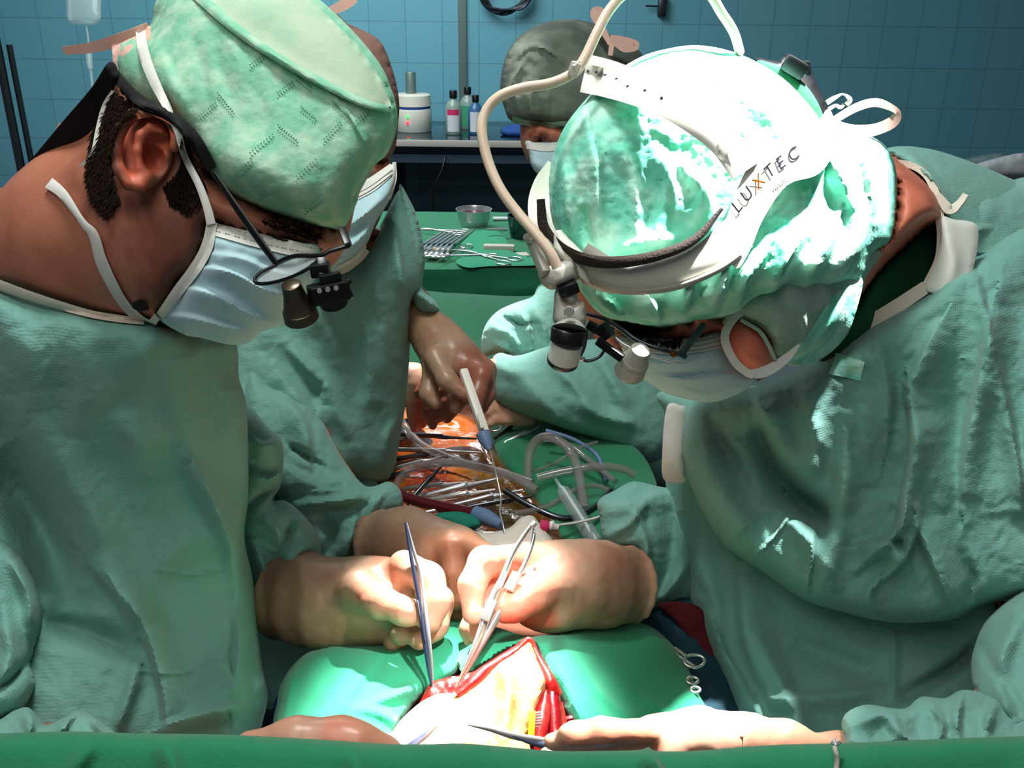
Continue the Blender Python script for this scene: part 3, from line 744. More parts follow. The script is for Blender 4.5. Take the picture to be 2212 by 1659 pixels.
for i in range(7):
    o = pr if i == 0 else copy_tree(pr); o['label'] = ['leftmost of the seven ring clamps beside the bowl', 'second ring clamp from the left in the row beside the bowl', 'third ring clamp from the left in the row beside the bowl', 'middle of the seven ring clamps beside the bowl', 'third ring clamp from the right in the row beside the bowl', 'second ring clamp from the right in the row beside the bowl', 'rightmost of the seven ring clamps beside the bowl'][i]
    c = tb(922 + i * 11, 527, .004 + .001 * i); o.location = c; v = b - a; o.rotation_euler = (0, 0, math.atan2(v[1], v[0]) - math.pi / 2); o.scale = (1.1, 1.3, 1.3)
def scissors(c, rz, sc_, lbl, open_=.35):
    t = Thing('surgical_scissors', lbl, 'scissors')
    for s in (-1, 1):
        ca, sa = math.cos(s * open_ / 2), math.sin(s * open_ / 2)
        R_ = np.array([[ca, -sa, 0], [sa, ca, 0], [0, 0, 1]])
        g = lambda p: (np.array(p) @ R_.T) * sc_ @ np.array([[math.cos(rz), math.sin(rz), 0], [-math.sin(rz), math.cos(rz), 0], [0, 0, 1]]) + c
        t.add('blade', tube([g([0, 0, .004]), g([0, .03, .004]), g([-s * .003, .06, .003])], [.004, .0035, .001], px=False, seg=8, flat=(1, .6)), M['steel'])
        t.add('shank', tube([g([0, 0, .004]), g([s * .002, -.04, .004]), g([s * .004, -.07, .004])], .003, px=False, seg=8), M['steel'])
        t.add('finger_ring', tube([g([s * .01 + .012 * math.cos(a_), -.082 + .015 * math.sin(a_), .004]) for a_ in np.linspace(0, 2 * math.pi, 14)], .0025, px=False, seg=6, n=3), M['steel'])
    t.done()
scissors(tb(972, 556, .01), 2.2, 1.5, 'open steel scissors lying left of the folded cloth edge', .9)
scissors(tb(1030, 552, .01), .9, 1.6, 'dark curved scissors lying across green cloth behind the folded edge', .2)
scissors(tb(1180, 548, .01), 2.6, 1.4, 'steel scissors lying at the table edge beside the lamp mount', .5)
scissors(tb(940, 500, .01), 1.3, 1.2, 'small scissors at the left end of the clamp row', .3)
for lbl, q, sz, rz, mm in (('white gauze strip lying on the green table', (1078, 535), (.10, .03, .02), -.03, 'gauze'), ('small white card lying right of the gauze strip', (1120, 550), (.062, .04, .004), .25, 'white'),
    ('small white suture packet with yellow ends', (955, 540), (.045, .03, .012), 0, 'white'), ('pale suture packet nearest the left table edge', (940, 553), (.045, .03, .012), -.2, 'gauze'), ('glossy clear packet behind the bowl on the right', (1090, 472), (.085, .03, .008), .05, 'lab')):
    c = tb(*q, sz[2] / 2 + .004); R_ = np.array([[math.cos(rz), -math.sin(rz), 0], [math.sin(rz), math.cos(rz), 0], [0, 0, 1]])
    t = Thing('gauze_strip' if 'gauze' in lbl else 'packet', lbl, 'gauze' if 'gauze' in lbl else 'packet')
    t.add('packet', box(c, sz, R_, bev=sz[2] * .3), M[mm])
    if 'yellow' in lbl: 
        for s in (-1, 1): t.add('yellow_end', box(c + R_ @ np.array([s * sz[0] * .52, 0, 0]), (.006, .03, .013), R_), M['yellow'])
        t.done()
    else: t.done(single=True)
# folded cloth on the table
t = one('folded_cloth', 'green cloth rumpled and rolled at the front of the table', 'cloth',
    T1(slab([(985, 500), (1020, 484), (1060, 492), (1090, 512), (1110, 545), (1170, 560), (1180, 572), (1060, 575), (1010, 578), (985, 565), (1000, 545)], [(985, 490, zd(985, 490, TZ + .01)), (1180, 490, zd(985, 490, TZ + .01)), (985, 575, zd(985, 575, TZ + .01)), (1180, 575, zd(985, 575, TZ + .01))], .02, .01, L=14, step=5, crumple=[('n', 10, .012)])), M['towel'])
# ================================================================= left surgeon (A)
A = Thing('person', 'surgeon at left in green cap, blue face mask and loupes, bending over the operation', 'person')
hd = [E((500, 262, .70), (.082, .078, .070)), E((610, 400, .70), (.055, .052, .058)), Epx((480, 510, .70), 165, 130, .056, (0, 0, -35)), Epx((415, 560, .70), 120, 130, .056),
      Epx((610, 500, .70), 80, 52, .05, (0, 0, -25)), C((650, 510, .70), 22, (680, 520, .70), 16), C((440, 620, .70), 70, (500, 650, .70), 50)]
neck = chain((430, 420, .72, 190), (230, 520, .76, 178), (60, 660, .84, 215), (-60, 800, .90, 260))
lid = [Epx((612, 500, .662), 34, 15, .018, (0, 0, -22))]
brow = [C((560, 470, .665), 20, (700, 505, .675), 20)]
earp = [(378, 318), (382, 285), (362, 252), (325, 238), (288, 248), (260, 280), (250, 325), (256, 366), (274, 398)]
ed = .612
ear = chain(*[(x, y, ed - .005 + .0006 * i, 12) for i, (x, y) in enumerate(earp)]) + chain((274, 398, ed + .005, 12), (300, 402, ed + .004, 13), (318, 380, ed + .007, 9))
ear2 = chain((350, 284, ed + .003, 6), (324, 276, ed + .001, 8), (304, 292, ed + .001, 9), (297, 325, ed + .002, 9), (302, 362, ed + .004, 9)); ear3 = [Epx((314, 322, ed + .014), 58, 78, .009, (0, 0, 6)), C((352, 335, ed + .008), 10, (346, 355, ed + .007), 9), Epx((296, 388, ed + .009), 26, 22, .007)]
root = [Epx((335, 335, ed + .034), 40, 62, .03)]
conch = [Epx((326, 338, ed + .003), 24, 36, .015, (0, 0, 12)), Epx((338, 298, ed + .003), 18, 12, .010), Epx((282, 330, ed + .002), 8, 48, .006, (0, 0, 4))]
bodyA = sdf([(hd, .04, .04, 1), (neck, .05, .05, 1), (brow, .01, .02, 1), (lid, .01, .008, 1)], .0026)
earm = sdf([(root, .008, .01, 1), (ear3, .008, .008, 1), (conch, .004, .005, -1), (ear, .003, .005, 1), (ear2, .003, .004, 1)], .0012)
torso = sdf([(chain((60, 760, .88, 150), (120, 1000, .91, 210), (180, 1500, .93, 220)) + chain((0, 850, .86, 120), (-60, 1250, .84, 80), (60, 1600, .74, 45), (400, 1665, .66, 32), (560, 1650, .63, 30)) +
              chain((200, 850, .97, 110), (490, 1050, 1.01, 50), (560, 1180, 1.0, 42), (630, 1285, .965, 48)), .05, .05, 1)], .009)
bodyA = bodyA + torso + earm
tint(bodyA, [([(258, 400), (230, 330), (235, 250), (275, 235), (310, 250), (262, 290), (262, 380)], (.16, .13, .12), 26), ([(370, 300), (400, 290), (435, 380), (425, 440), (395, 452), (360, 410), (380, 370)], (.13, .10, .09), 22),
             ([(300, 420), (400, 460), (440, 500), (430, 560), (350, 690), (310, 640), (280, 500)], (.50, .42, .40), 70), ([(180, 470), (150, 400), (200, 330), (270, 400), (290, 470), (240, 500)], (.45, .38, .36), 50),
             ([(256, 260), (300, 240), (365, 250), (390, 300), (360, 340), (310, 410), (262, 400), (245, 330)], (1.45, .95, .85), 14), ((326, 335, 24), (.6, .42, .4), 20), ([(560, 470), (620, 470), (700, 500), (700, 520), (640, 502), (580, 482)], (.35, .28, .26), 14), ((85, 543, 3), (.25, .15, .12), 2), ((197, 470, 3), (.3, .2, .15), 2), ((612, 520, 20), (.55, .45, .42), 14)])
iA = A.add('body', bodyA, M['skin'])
bvA = bodyA.bvh()
# hair patches at nape, sideburn
A.add('hair', strands([(248, 196), (300, 232), (272, 252), (248, 290), (240, 340), (250, 392), (262, 432), (232, 470), (200, 430), (186, 370), (196, 310), (214, 240)], [bvA], 3200, .0055, (-.3, 1), jit=.35, seed=2), M['hair'])
A.add('sideburn', strands([(384, 290), (406, 308), (424, 360), (444, 402), (434, 442), (404, 462), (366, 436), (352, 400), (384, 368), (394, 336)], [bvA], 1800, .005, (.3, 1), jit=.35, seed=3), M['hair'])
A.add('eyebrow', strands([(560, 478), (600, 474), (660, 493), (694, 512), (680, 520), (640, 508), (590, 494)], [bvA], 260, .0045, (1, .3), seed=4), M['hair'])
A.add('eyelashes', tube([(578, 503, .645), (600, 515, .643), (630, 522, .644), (655, 520, .65)], .0008, seg=6), M['hair'])
# cap
capo = [(250, 92), (322, 58), (338, 0), (400, -62), (520, -75), (640, -42), (692, 0), (756, 60), (820, 137), (847, 197), (858, 240), (857, 278), (838, 330), (811, 357), (779, 412), (768, 445), (742, 491), (705, 493), (641, 477), (573, 454), (499, 420), (455, 382), (420, 320), (370, 262), (300, 236), (262, 190), (246, 140)]
cap_f = [([(330, 60), (380, 200), (450, 350)], 22, .004, 'r'), ([(420, -20), (500, 55), (600, 125), (700, 182), (790, 225), (858, 240)], 11, .0035, 'r'), ([(700, 190), (760, 255), (812, 355)], 7, .0025, 'p'),
         ([(480, 60), (520, 140), (530, 230)], 16, .002), ([(560, 120), (580, 200), (590, 280)], 18, .002), ([(470, 120), (500, 220)], 12, -.002), ([(500, 300), (620, 400), (720, 440)], 30, .002), ([(640, 190), (690, 290), (700, 400)], 22, -.0015), ([(410, 60), (440, 160), (450, 260)], 12, -.002), ([(350, 90), (395, 190)], 9, -.002)]
capA = slab(capo, [(250, 150, .715), (500, -60, .72), (850, 250, .70), (700, 490, .675), (450, 380, .66), (560, 250, .70)], .085, .085, L=130, step=8, folds=cap_f, crumple=[('n', 3, .005), ('n', 12, .0022), ('r', 7, .0016)])
iC = A.add('surgical_cap', capA, M['cap_green'], label='pale green cloth surgical cap')
bvC = capA.bvh()
A.add('cap_top_panel', patch([(412, -34), (500, 52), (600, 122), (700, 178), (790, 220), (843, 230), (830, 192), (803, 140), (743, 70), (684, 12), (634, -30), (520, -58)], [bvC], .002, .0012, 7, relax=2), M['cap_top'], parent=iC, label='greyish top panel')
A.add('seam_band', band([(418, -20), (500, 55), (600, 125), (700, 181), (790, 224), (854, 238)], [26, 22, 20, 18, 18, 14], [bvC], .002, .0012), M['cap_green'], parent=iC)
A.add('back_tie', patch([(250, 86), (322, 56), (334, 90), (300, 100), (262, 150), (272, 200), (250, 170), (243, 120)], [bvC], .001, .001, 7), M['tie_pink'], parent=iC, label='pinkish back edge')
A.add('cap_tie', ribbon([(325, 62, .70), (275, 80, .70), (206, 101, .71), (137, 110, .72)], [.010, .009, .008, .006], twist=[20, 10, 0, 10]), M['tie_pink'], parent=iC, label='peach tie ribbon')
A.add('cap_tie', ribbon([(134, 268, .73), (128, 300, .735), (104, 345, .745)], [.005, .010, .011]), M['tie_pink'], parent=iC, label='peach tie ribbon')
# perforation dots on the cap: small dark holes grouped in zigzags
holes = []
def zig(x, y, n, dx, dy):
    for i in range(n):
        for k in range(3): holes.append((x + dx * i + (k % 2) * 3, y + dy * i + k * 6))
for x, y, n, dx, dy in [(430, 250, 8, 5, -4), (470, 200, 9, 4, 5), (540, 330, 9, 6, -5), (600, 270, 9, 5, 4), (640, 380, 8, 6, -5), (700, 300, 8, 5, -5), (720, 220, 8, 5, 5), (560, 420, 9, 6, -3), (660, 450, 7, 6, -4), (500, 380, 8, 6, -5), (600, 200, 7, 5, -4), (690, 120, 8, 5, 5), (740, 150, 7, 4, 6), (600, 60, 8, 5, 3), (540, 10, 8, 6, 3), (770, 260, 6, 5, -5), (640, 160, 7, 5, 4), (600, 110, 6, 5, 4), (570, 60, 6, 5, 3), (650, 230, 7, 5, 4), (540, 140, 6, 5, -4)]: zig(x, y, n, dx, dy)
hv = []; hf = []
hp = np.array(holes, float); dd = onto(hp, [bvC], .0012, .62)
for (x, y), d in zip(hp, dd):
    n0 = len(hv)
    for k in range(6): hv.append(P(x + 1.7 * math.cos(k * 1.047), y + 1.9 * math.sin(k * 1.047), d))
    hf.append([n0 + k for k in range(6)][::-1])
A.add('perforations', Me(hv, hf), mat('hole_green', (70, 128, 104), .9), parent=iC, label='rows of darker perforation holes')
# mask
mo = [(449, 476), (475, 482), (560, 503), (640, 522), (690, 534), (684, 590), (668, 620), (640, 660), (612, 700), (568, 716), (536, 741), (495, 744), (435, 730), (394, 721), (340, 682), (372, 630), (405, 590), (428, 550), (440, 510)]
mf = [([(395, 620), (470, 640), (540, 680), (612, 705)], 12, .007, 's'), ([(420, 575), (500, 590), (570, 625), (640, 645)], 11, .006, 's'), ([(350, 680), (420, 690), (500, 712), (560, 716)], 12, .005, 's'), ([(430, 548), (520, 560), (600, 590), (680, 600)], 14, .004, 's'), ([(450, 520), (560, 540), (680, 560)], 22, .003)]
maskA = slab(mo, [(449, 480, .655), (690, 534, .665), (612, 700, .69), (500, 742, .70), (345, 683, .695), (428, 550, .665), (560, 600, .67)], .045, .02, L=70, step=4.5, folds=mf, crumple=[('n', 8, .0035)])
iM = A.add('face_mask', maskA, M['mask'], label='pale blue pleated face mask'); bvM = maskA.bvh()
A.add('top_band', band([(452, 492), (560, 520), (640, 538), (686, 549)], [26, 30, 32, 30], [bvM], .001, .001), M['mask_white'], parent=iM, label='white stitched upper edge')
A.add('side_band', band([(458, 480), (448, 530), (425, 575), (385, 628), (345, 682)], [22, 26, 26, 24, 18], [bvM, bvA], .001, .0012), M['mask_white'], parent=iM, label='white side binding')
for o_, ln in ((0, [(470, 486), (560, 510), (640, 528), (688, 538)]), (0, [(465, 498), (560, 524), (640, 541), (688, 552)])):
    for i in range(26):
        a_ = np.array(catmull(ln, 14)); q0 = a_[int(i * (len(a_) - 2) / 26)]; q1 = a_[int(i * (len(a_) - 2) / 26) + 1]
        if i == 0: st = None
        d_ = onto(np.array([q0, q0 * .4 + q1 * .6]), [bvM], .0035, .64)
        tb_ = tube([(q0[0], q0[1], d_[0]), (q0[0] * .4 + q1[0] * .6, q0[1] * .4 + q1[1] * .6, d_[1])], .00035, seg=4, smooth=False)
        st = tb_ if st is None else st + tb_
    A.add('stitching', st, M['stitch'], parent=iM)
A.add('mask_tie', band([(302, 60), (312, 120), (335, 180), (365, 240), (385, 290), (400, 340), (430, 400), (448, 450), (456, 484)], [20, 24, 22, 16, 14, 14, 16, 18, 20], [bvC, bvA], .003, .0014), M['mask_white'], parent=iM, label='white upper tie crossing the cap')
A.add('mask_tie', band([(340, 684), (321, 700), (290, 680), (257, 641), (220, 568), (202, 508), (179, 481), (137, 421), (105, 394)], [16, 20, 20, 24, 26, 22, 14, 20, 26], [bvA], .004, .0014), M['mask_white'], parent=iM, label='white lower tie hanging round the neck')
A.add('mask_tie', ribbon([(80, 382, .70), (133, 387, .69), (183, 357, .672), (211, 330, .665), (215, 284, .664), (229, 229, .664), (247, 198, .664)], [.002, .003, .005, .009, .006, .005, .004], twist=[60, 40, 20, 0, 30, 0, 0], th=.0009), M['mask_white'], parent=iM, label='white looped tie behind the ear')
# gown
go = [(-80, 585), (0, 612), (60, 634), (130, 656), (200, 674), (270, 686), (330, 692), (420, 716), (500, 735), (514, 760), (516, 815), (532, 873), (536, 989), (536, 1076), (528, 1162), (546, 1249), (553, 1336), (569, 1451), (578, 1509), (562, 1584), (560, 1640), (300, 1650), (-120, 1650), (-140, 1100)]
gf = [([(415, 990), (450, 1060), (490, 1150), (520, 1230)], 12, .020, 's'), ([(420, 985), (470, 1085), (515, 1180)], 26, .012), ([(250, 1270), (310, 1350), (350, 1480), (362, 1580)], 16, .018, 'S'), ([(180, 1200), (260, 1290), (300, 1370)], 20, .014, 'S'),
      ([(-20, 960), (60, 1080), (110, 1180), (150, 1290)], 55, -.045), ([(430, 740), (500, 790), (520, 840)], 40, -.012), ([(230, 880), (300, 960), (330, 1060)], 40, .008), ([(380, 820), (400, 900), (440, 980)], 30, .006), ([(520, 1120), (510, 1220), (540, 1320)], 12, .010, 's'), ([(60, 900), (160, 1060), (240, 1200)], 40, .012), ([(480, 780), (500, 900), (520, 1000)], 26, .008), ([(350, 1570), (420, 1545), (490, 1530), (500, 1540)], 12, .014, 's'),
      ([(90, 1340), (200, 1370), (290, 1410)], 26, -.018), ([(505, 1300), (515, 1400), (500, 1530)], 10, .007, 'S'), ([(300, 1250), (400, 1180), (480, 1150)], 40, .008), ([(420, 760), (460, 860), (470, 960)], 50, -.010), ([(300, 1420), (280, 1500), (250, 1580)], 14, .010),
      ([(545, 1250), (556, 1350), (570, 1450)], 12, .012), ([(30, 700), (60, 800), (80, 900)], 40, .008), ([(170, 720), (190, 820), (180, 960)], 36, .006), ([(480, 1420), (500, 1480), (495, 1530)], 12, .01, 's'), ([(330, 1230), (420, 1240), (500, 1225)], 6, .003, 'p'), ([(300, 1450), (380, 1455), (440, 1440)], 6, .003, 'p')]
gownA = slab(go, [(0, 620, .76), (300, 690, .735), (500, 740, .80), (530, 1000, .90), (560, 1300, .93), (570, 1600, .84), (0, 1100, .86), (0, 1640, .80), (250, 1200, .86)], .075, .16, L=95, step=5.5, folds=gf, crumple=[('n', 1.6, .016), ('n', 5, .004), ('r', 2.6, .003)])
gownA.tint = None
T1(gownA); tint(gownA, [((548, 1410, 2.5), (.5, .1, .1), 2), ((551, 1424, 2), (.5, .1, .1), 2), ((306, 1435, 2.5), (.4, .15, .12), 2), ((558, 1438, 1.8), (.5, .1, .1), 2)])
iG = A.add('gown', gownA, M['gown'], label='green surgical gown'); bvG = gownA.bvh()
A.add('neck_binding', band([(-60, 592), (0, 616), (60, 638), (130, 660), (200, 679), (270, 690), (312, 694)], [22, 22, 20, 18, 16, 16, 14], [bvG, bvA], .003, .002), M['binding'], parent=iG, label='off-white neckline binding')
A.add('undershirt_tab', patch([(284, 658), (300, 648), (316, 655), (322, 668), (305, 672), (290, 668)], [bvA], .003, .002, 4), M['black_cloth'])
# near sleeve lower left, crumpled cuff
A.add('gown_sleeve', T1(slab([(-140, 1120), (0, 1162), (45, 1200), (72, 1240), (92, 1300), (90, 1360), (70, 1430), (78, 1480), (50, 1530), (0, 1560), (-140, 1600)], [(0, 1160, .80), (80, 1300, .80), (0, 1560, .74), (-100, 1300, .8)], .06, .07, L=60, step=7,
    folds=[([(20, 1200), (60, 1280), (70, 1360)], 14, .012), ([(0, 1300), (20, 1400), (0, 1500)], 20, .012), ([(60, 1430), (20, 1470), (-20, 1500)], 10, -.012)], crumple=[('n', 4, .012)])), M['gown'])
A.add('sleeve_cuff', T1(slab([(-100, 1540), (-20, 1560), (30, 1535), (60, 1528), (80, 1545), (100, 1566), (140, 1548), (165, 1534), (200, 1545), (240, 1575), (262, 1600), (260, 1650), (-100, 1660)], [(0, 1560, .70), (250, 1600, .68), (0, 1650, .68), (250, 1650, .67)], .035, .03, L=26, step=6,
    folds=[([(60, 1530), (70, 1560), (60, 1600)], 9, .010, 's'), ([(165, 1538), (140, 1570), (120, 1600)], 9, .010, 's'), ([(200, 1550), (220, 1590)], 8, .008)], crumple=[('n', 9, .008)])), M['gown'])
# far sleeve with forearm
A.add('gown_sleeve', T1(slab([(480, 860), (540, 880), (575, 920), (608, 950), (612, 1000), (606, 1050), (590, 1080), (618, 1082), (655, 1112), (688, 1158), (694, 1205), (680, 1240), (650, 1290), (620, 1340), (596, 1372), (570, 1352), (540, 1290), (500, 1200), (480, 1000)],
    [(500, 900, .975), (600, 1000, .985), (690, 1180, 1.0), (600, 1360, 1.0), (500, 1250, 1.0)], .052, .05, L=52, step=4.5,
    folds=[([(536, 940), (570, 960), (606, 950)], 9, .009, 's'), ([(540, 1020), (580, 1035), (612, 1015)], 9, .012, 's'), ([(540, 1090), (580, 1060), (606, 1055)], 10, -.014), ([(560, 1110), (600, 1150), (620, 1210)], 14, .010), ([(640, 1110), (620, 1160), (600, 1220)], 10, -.010), ([(690, 1180), (650, 1190), (620, 1230)], 9, .008, 's'), ([(545, 1170), (570, 1230), (585, 1290)], 10, .010), ([(560, 1290), (580, 1320), (600, 1350)], 8, -.010)], crumple=[('n', 5, .012), ('r', 5, .004)])), M['gown'])
# gloved hands
def glove(groups, res=.0019, amp=.0008): return sdf(groups, res, disp=lambda q: amp * fbm(q * 160, 3) + amp * 1.4 * fbm(q * 45, 2))
palm = chain((622, 1290, .965, 84), (700, 1300, .945, 86), (800, 1290, .93, 80), (868, 1262, .915, 56)) + [C((720, 1330, .935), 62, (850, 1335, .925), 50)]
cuffA = [C((598, 1285, .97), 78, (640, 1290, .962), 82)]
fing = chain((775, 1275, .895, 44), (825, 1302, .868, 30), (872, 1320, .858, 26), (886, 1324, .857, 25))
idx = chain((872, 1222, .905, 34), (925, 1250, .880, 33), (942, 1300, .868, 29), (928, 1342, .862, 25))
mid = chain((890, 1240, .93, 36), (945, 1300, .905, 33), (938, 1352, .89, 28), (905, 1378, .88, 25))
rng = chain((850, 1290, .925, 40), (888, 1350, .905, 29), (868, 1368, .885, 26))
lit = chain((810, 1320, .93, 44), (862, 1374, .91, 26), (848, 1386, .90, 22))
rim = ring((600, 1286, .969), (640, 1290, .962), 81, 5)
rim2 = ring((690, 1298, .947), (740, 1296, .938), 86, 3)
bulge = ring((660, 1294, .955), (700, 1296, .945), 80, 10)
g1 = glove([(palm + cuffA, .02, .02, 1), (cut((596, 1285, .969), (640, 1290, .962)), .01, .003, -1), (bulge, .01, .012, 1), (rim, .003, .006, 1), (rim2, .003, .006, 1), (fing, .012, .012, 1), (idx, .008, .006, 1), (mid, .008, .003, 1), (rng, .008, .003, 1), (lit, .008, .003, 1)])
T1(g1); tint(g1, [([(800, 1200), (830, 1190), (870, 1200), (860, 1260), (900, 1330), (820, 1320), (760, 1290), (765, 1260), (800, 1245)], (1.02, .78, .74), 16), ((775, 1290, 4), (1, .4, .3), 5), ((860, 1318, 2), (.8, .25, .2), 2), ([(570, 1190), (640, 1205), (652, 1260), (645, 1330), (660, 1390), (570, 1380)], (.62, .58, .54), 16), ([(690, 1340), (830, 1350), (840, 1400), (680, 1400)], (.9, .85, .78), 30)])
A.add('glove', g1, M['glove'], label='beige latex glove holding tweezers')
g2 = glove([(chain((540, 1608, .62, 30), (640, 1598, .61, 34), (740, 1600, .61, 36), (800, 1618, .61, 30)), .02, .02, 1), (chain((780, 1600, .605, 26), (840, 1622, .61, 18), (880, 1636, .62, 15)), .01, .012, 1), (chain((790, 1625, .62, 22), (860, 1645, .625, 16)), .01, .01, 1)], .002)
T1(g2); tint(g2, [([(705, 1540), (830, 1540), (860, 1640), (690, 1640)], (1.1, .86, .8), 10), ((767, 1571, 2), (.5, .3, .2), 2)])
A.add('glove', g2, M['glove_lit'], label='beige glove low at the bottom edge')
tuck(A.parts[0][1], [p[1] for p in A.parts if p[0] in ('surgical_cap','gown','gown_front','gown_sleeve','sleeve_cuff','face_mask','bouffant_cap','under_cap','hair_cap','hair_net','collar_flap','scrub_shirt','glove')], reach=0.2, gap=.010)
A.done()
# loupes of the left surgeon
t = Thing('surgical_loupes', 'black-framed loupes with bronze barrel hanging before the left surgeon mask', 'loupes')
hx = (598, 570, .600)
t.add('temple_arm', tube([(462, 374, .604), (504, 438, .602), (550, 505, .600), (596, 568, .598)], [.0016, .003, .0034, .0028], flat=(1.0, .45), seg=12), M['black'])
t.add('strap', band([(243, 146), (257, 172), (298, 214), (348, 238), (399, 275), (432, 318), (458, 366)], [14, 22, 24, 22, 26, 26, 22], [bvC, bvA], .004, .0035), M['black_cloth'])
t.add('strap', ribbon([(243, 150, .655), (215, 206, .668), (160, 284, .70), (92, 366, .735), (37, 421, .765), (-10, 462, .79)], [.010, .014, .020, .021, .018, .014], th=.004), M['black_cloth'])
t.add('strap_knot', sdf([([Epx((242, 150, .652), 9, 16, .006), C((240, 143, .652), 4, (248, 166, .65), 8)], .004, .004, 1)], .0012), M['black_cloth'])
def W_(p, r=.0011): return tube(p, r, seg=8)
t.add('frame_wire', W_([(596, 570, .598), (615, 560, .592), (640, 553, .586), (672, 553, .580), (696, 551, .577), (712, 543, .577), (734, 537, .578), (752, 531, .58)], .0015), M['black'])
t.add('lens_rim', W_([(598, 572, .598), (565, 588, .596), (551, 602, .594), (556, 612, .592), (585, 611, .588), (625, 600, .582), (668, 580, .576), (690, 560, .574)], .0012), M['black'])
t.add('bridge_arm', bar((737, 492, .592), (752, 530, .582), .005, .003), M['black'])
t.add('bridge_arm', bar((742, 534, .58), (757, 527, .58), .004, .003), M['black'])
t.add('nose_pad', sdf([([Epx((638, 566, .60), 7, 5, .002)], .004, .004, 1)], .0008), M['lens'])
lensp = np.array([(600, 576), (570, 590), (556, 603), (562, 609), (590, 606), (630, 594), (668, 572), (680, 560), (640, 558)])
t.add('lens', slab(lensp, [(600, 580, .596), (680, 565, .576), (560, 605, .594), (630, 590, .584)], .0008, .0008, L=10, step=6), M['lens'])
a_, b_ = P(628, 613, .56), P(652, 688, .578)
px = .56 / FPX
t.add('loupe_barrel', lathe(a_, b_, [(0, 19 * px), (0.02, 21.5 * px), (.1, 21.5 * px), (.3, 24 * px), (.72, 34 * px), (.74, 37 * px), (.98, 39 * px), (1, 37 * px), (1, 33 * px), (.9, 30 * px)], 48), M['bronze'], label='bronze metal loupe barrel')
a_, b_ = P(706, 600, .60), P(722, 655, .615)
t.add('loupe_barrel', lathe(a_, b_, [(0, 19 * px), (.3, 24 * px), (.72, 30 * px), (.98, 34 * px), (1, 32 * px)], 40), M['black'], label='far barrel, black')
t.add('hinge_post', bar((694, 560, .575), (700, 600, .57), .006, .006), M['black'])
t.add('hinge_block', bar((672, 585, .572), (712, 580, .572), .010, .008), M['black'])
t.add('carriage', bar((668, 640, .565), (752, 622, .575), .012, .012, .002), M['black'])
t.add('carriage_rail', bar((690, 612, .565), (735, 604, .572), .006, .010, .001), M['black'])
t.add('copper_strip', bar((715, 598, .568), (736, 592, .57), .002, .004, .0005), M['bronze'])
for (x0, y0), (x1, y1), r in (((736, 622), (758, 604), 10), ((740, 640), (762, 632), 12)):
    t.add('adjuster_knob', lathe(P(x0, y0, .575), P(x1, y1, .575), [(0, r * .5 * px), (.4, r * .5 * px), (.45, r * px), (.95, r * px), (1, r * .8 * px)], 20), M['black'])
for k in range(3): t.add('screw', lathe(P(690 + 18 * k, 628 - 3 * k, .557), P(690 + 18 * k, 629 - 3 * k, .553), [(0, .0016), (1, .0014)], 12), M['chrome'])
t.done()
# ================================================================= right surgeon (C)
Cc = Thing('person', 'surgeon at right in mint bouffant cap and headlight, bent over the operation', 'person')
hd = [E((1490, 390, .75), (.09, .085, .07)), E((1400, 560, .74), (.07, .055, .065)), Epx((1520, 660, .76), 190, 130, .062), Epx((1510, 768, .79), 95, 60, .045), Epx((1612, 728, .745), 80, 76, .04),
      C((1330, 700, .725), 26, (1450, 706, .720), 26), C((1380, 745, .74), 18, (1400, 780, .745), 18)]
lid = [Epx((1440, 722, .706), 40, 16, .014)]
neck = chain((1700, 560, .83, 160), (1860, 525, .895, 160), (1965, 555, .935, 185), (2120, 740, .99, 215))
bodyC = sdf([(hd, .04, .04, 1), (neck, .05, .06, 1), (lid, .01, .008, 1)], .0030)
bodyC = bodyC + sdf([(chain((2080, 760, 1.0, 180), (2000, 1000, 1.08, 200), (1980, 1600, 1.05, 200)) + chain((2200, 850, .96, 110), (2240, 1400, .82, 60), (2120, 1590, .76, 44), (1840, 1640, .70, 26)) +
                  chain((1900, 900, 1.08, 110), (1560, 1130, 1.12, 60), (1340, 1262, .98, 48)), .05, .05, 1)], .009)
tint(bodyC, [([(1330, 690), (1400, 712), (1480, 712), (1480, 722), (1400, 726), (1335, 705)], (.35, .22, .2), 14), ((1440, 733, 30), (.55, .4, .38), 16), ((1620, 745, 60), (1.05, .85, .82), 50), ([(1900, 360), (1980, 370), (2020, 430), (1960, 560), (1900, 600), (1860, 500)], (1.0, .86, .8), 60)])
Cc.add('body', bodyC, M['skin_red']); bvB = bodyC.bvh()
Cc.add('eyebrow', strands([(1316, 698), (1345, 694), (1400, 704), (1434, 714), (1400, 724), (1350, 716)], [bvB], 300, .008, (-1, .2), seed=5), M['hair'])
Cc.add('eyelashes', strands([(1395, 728), (1440, 734), (1475, 726), (1470, 742), (1430, 748), (1398, 742)], [bvB], 160, .007, (-.3, 1), seed=6), M['hair'])
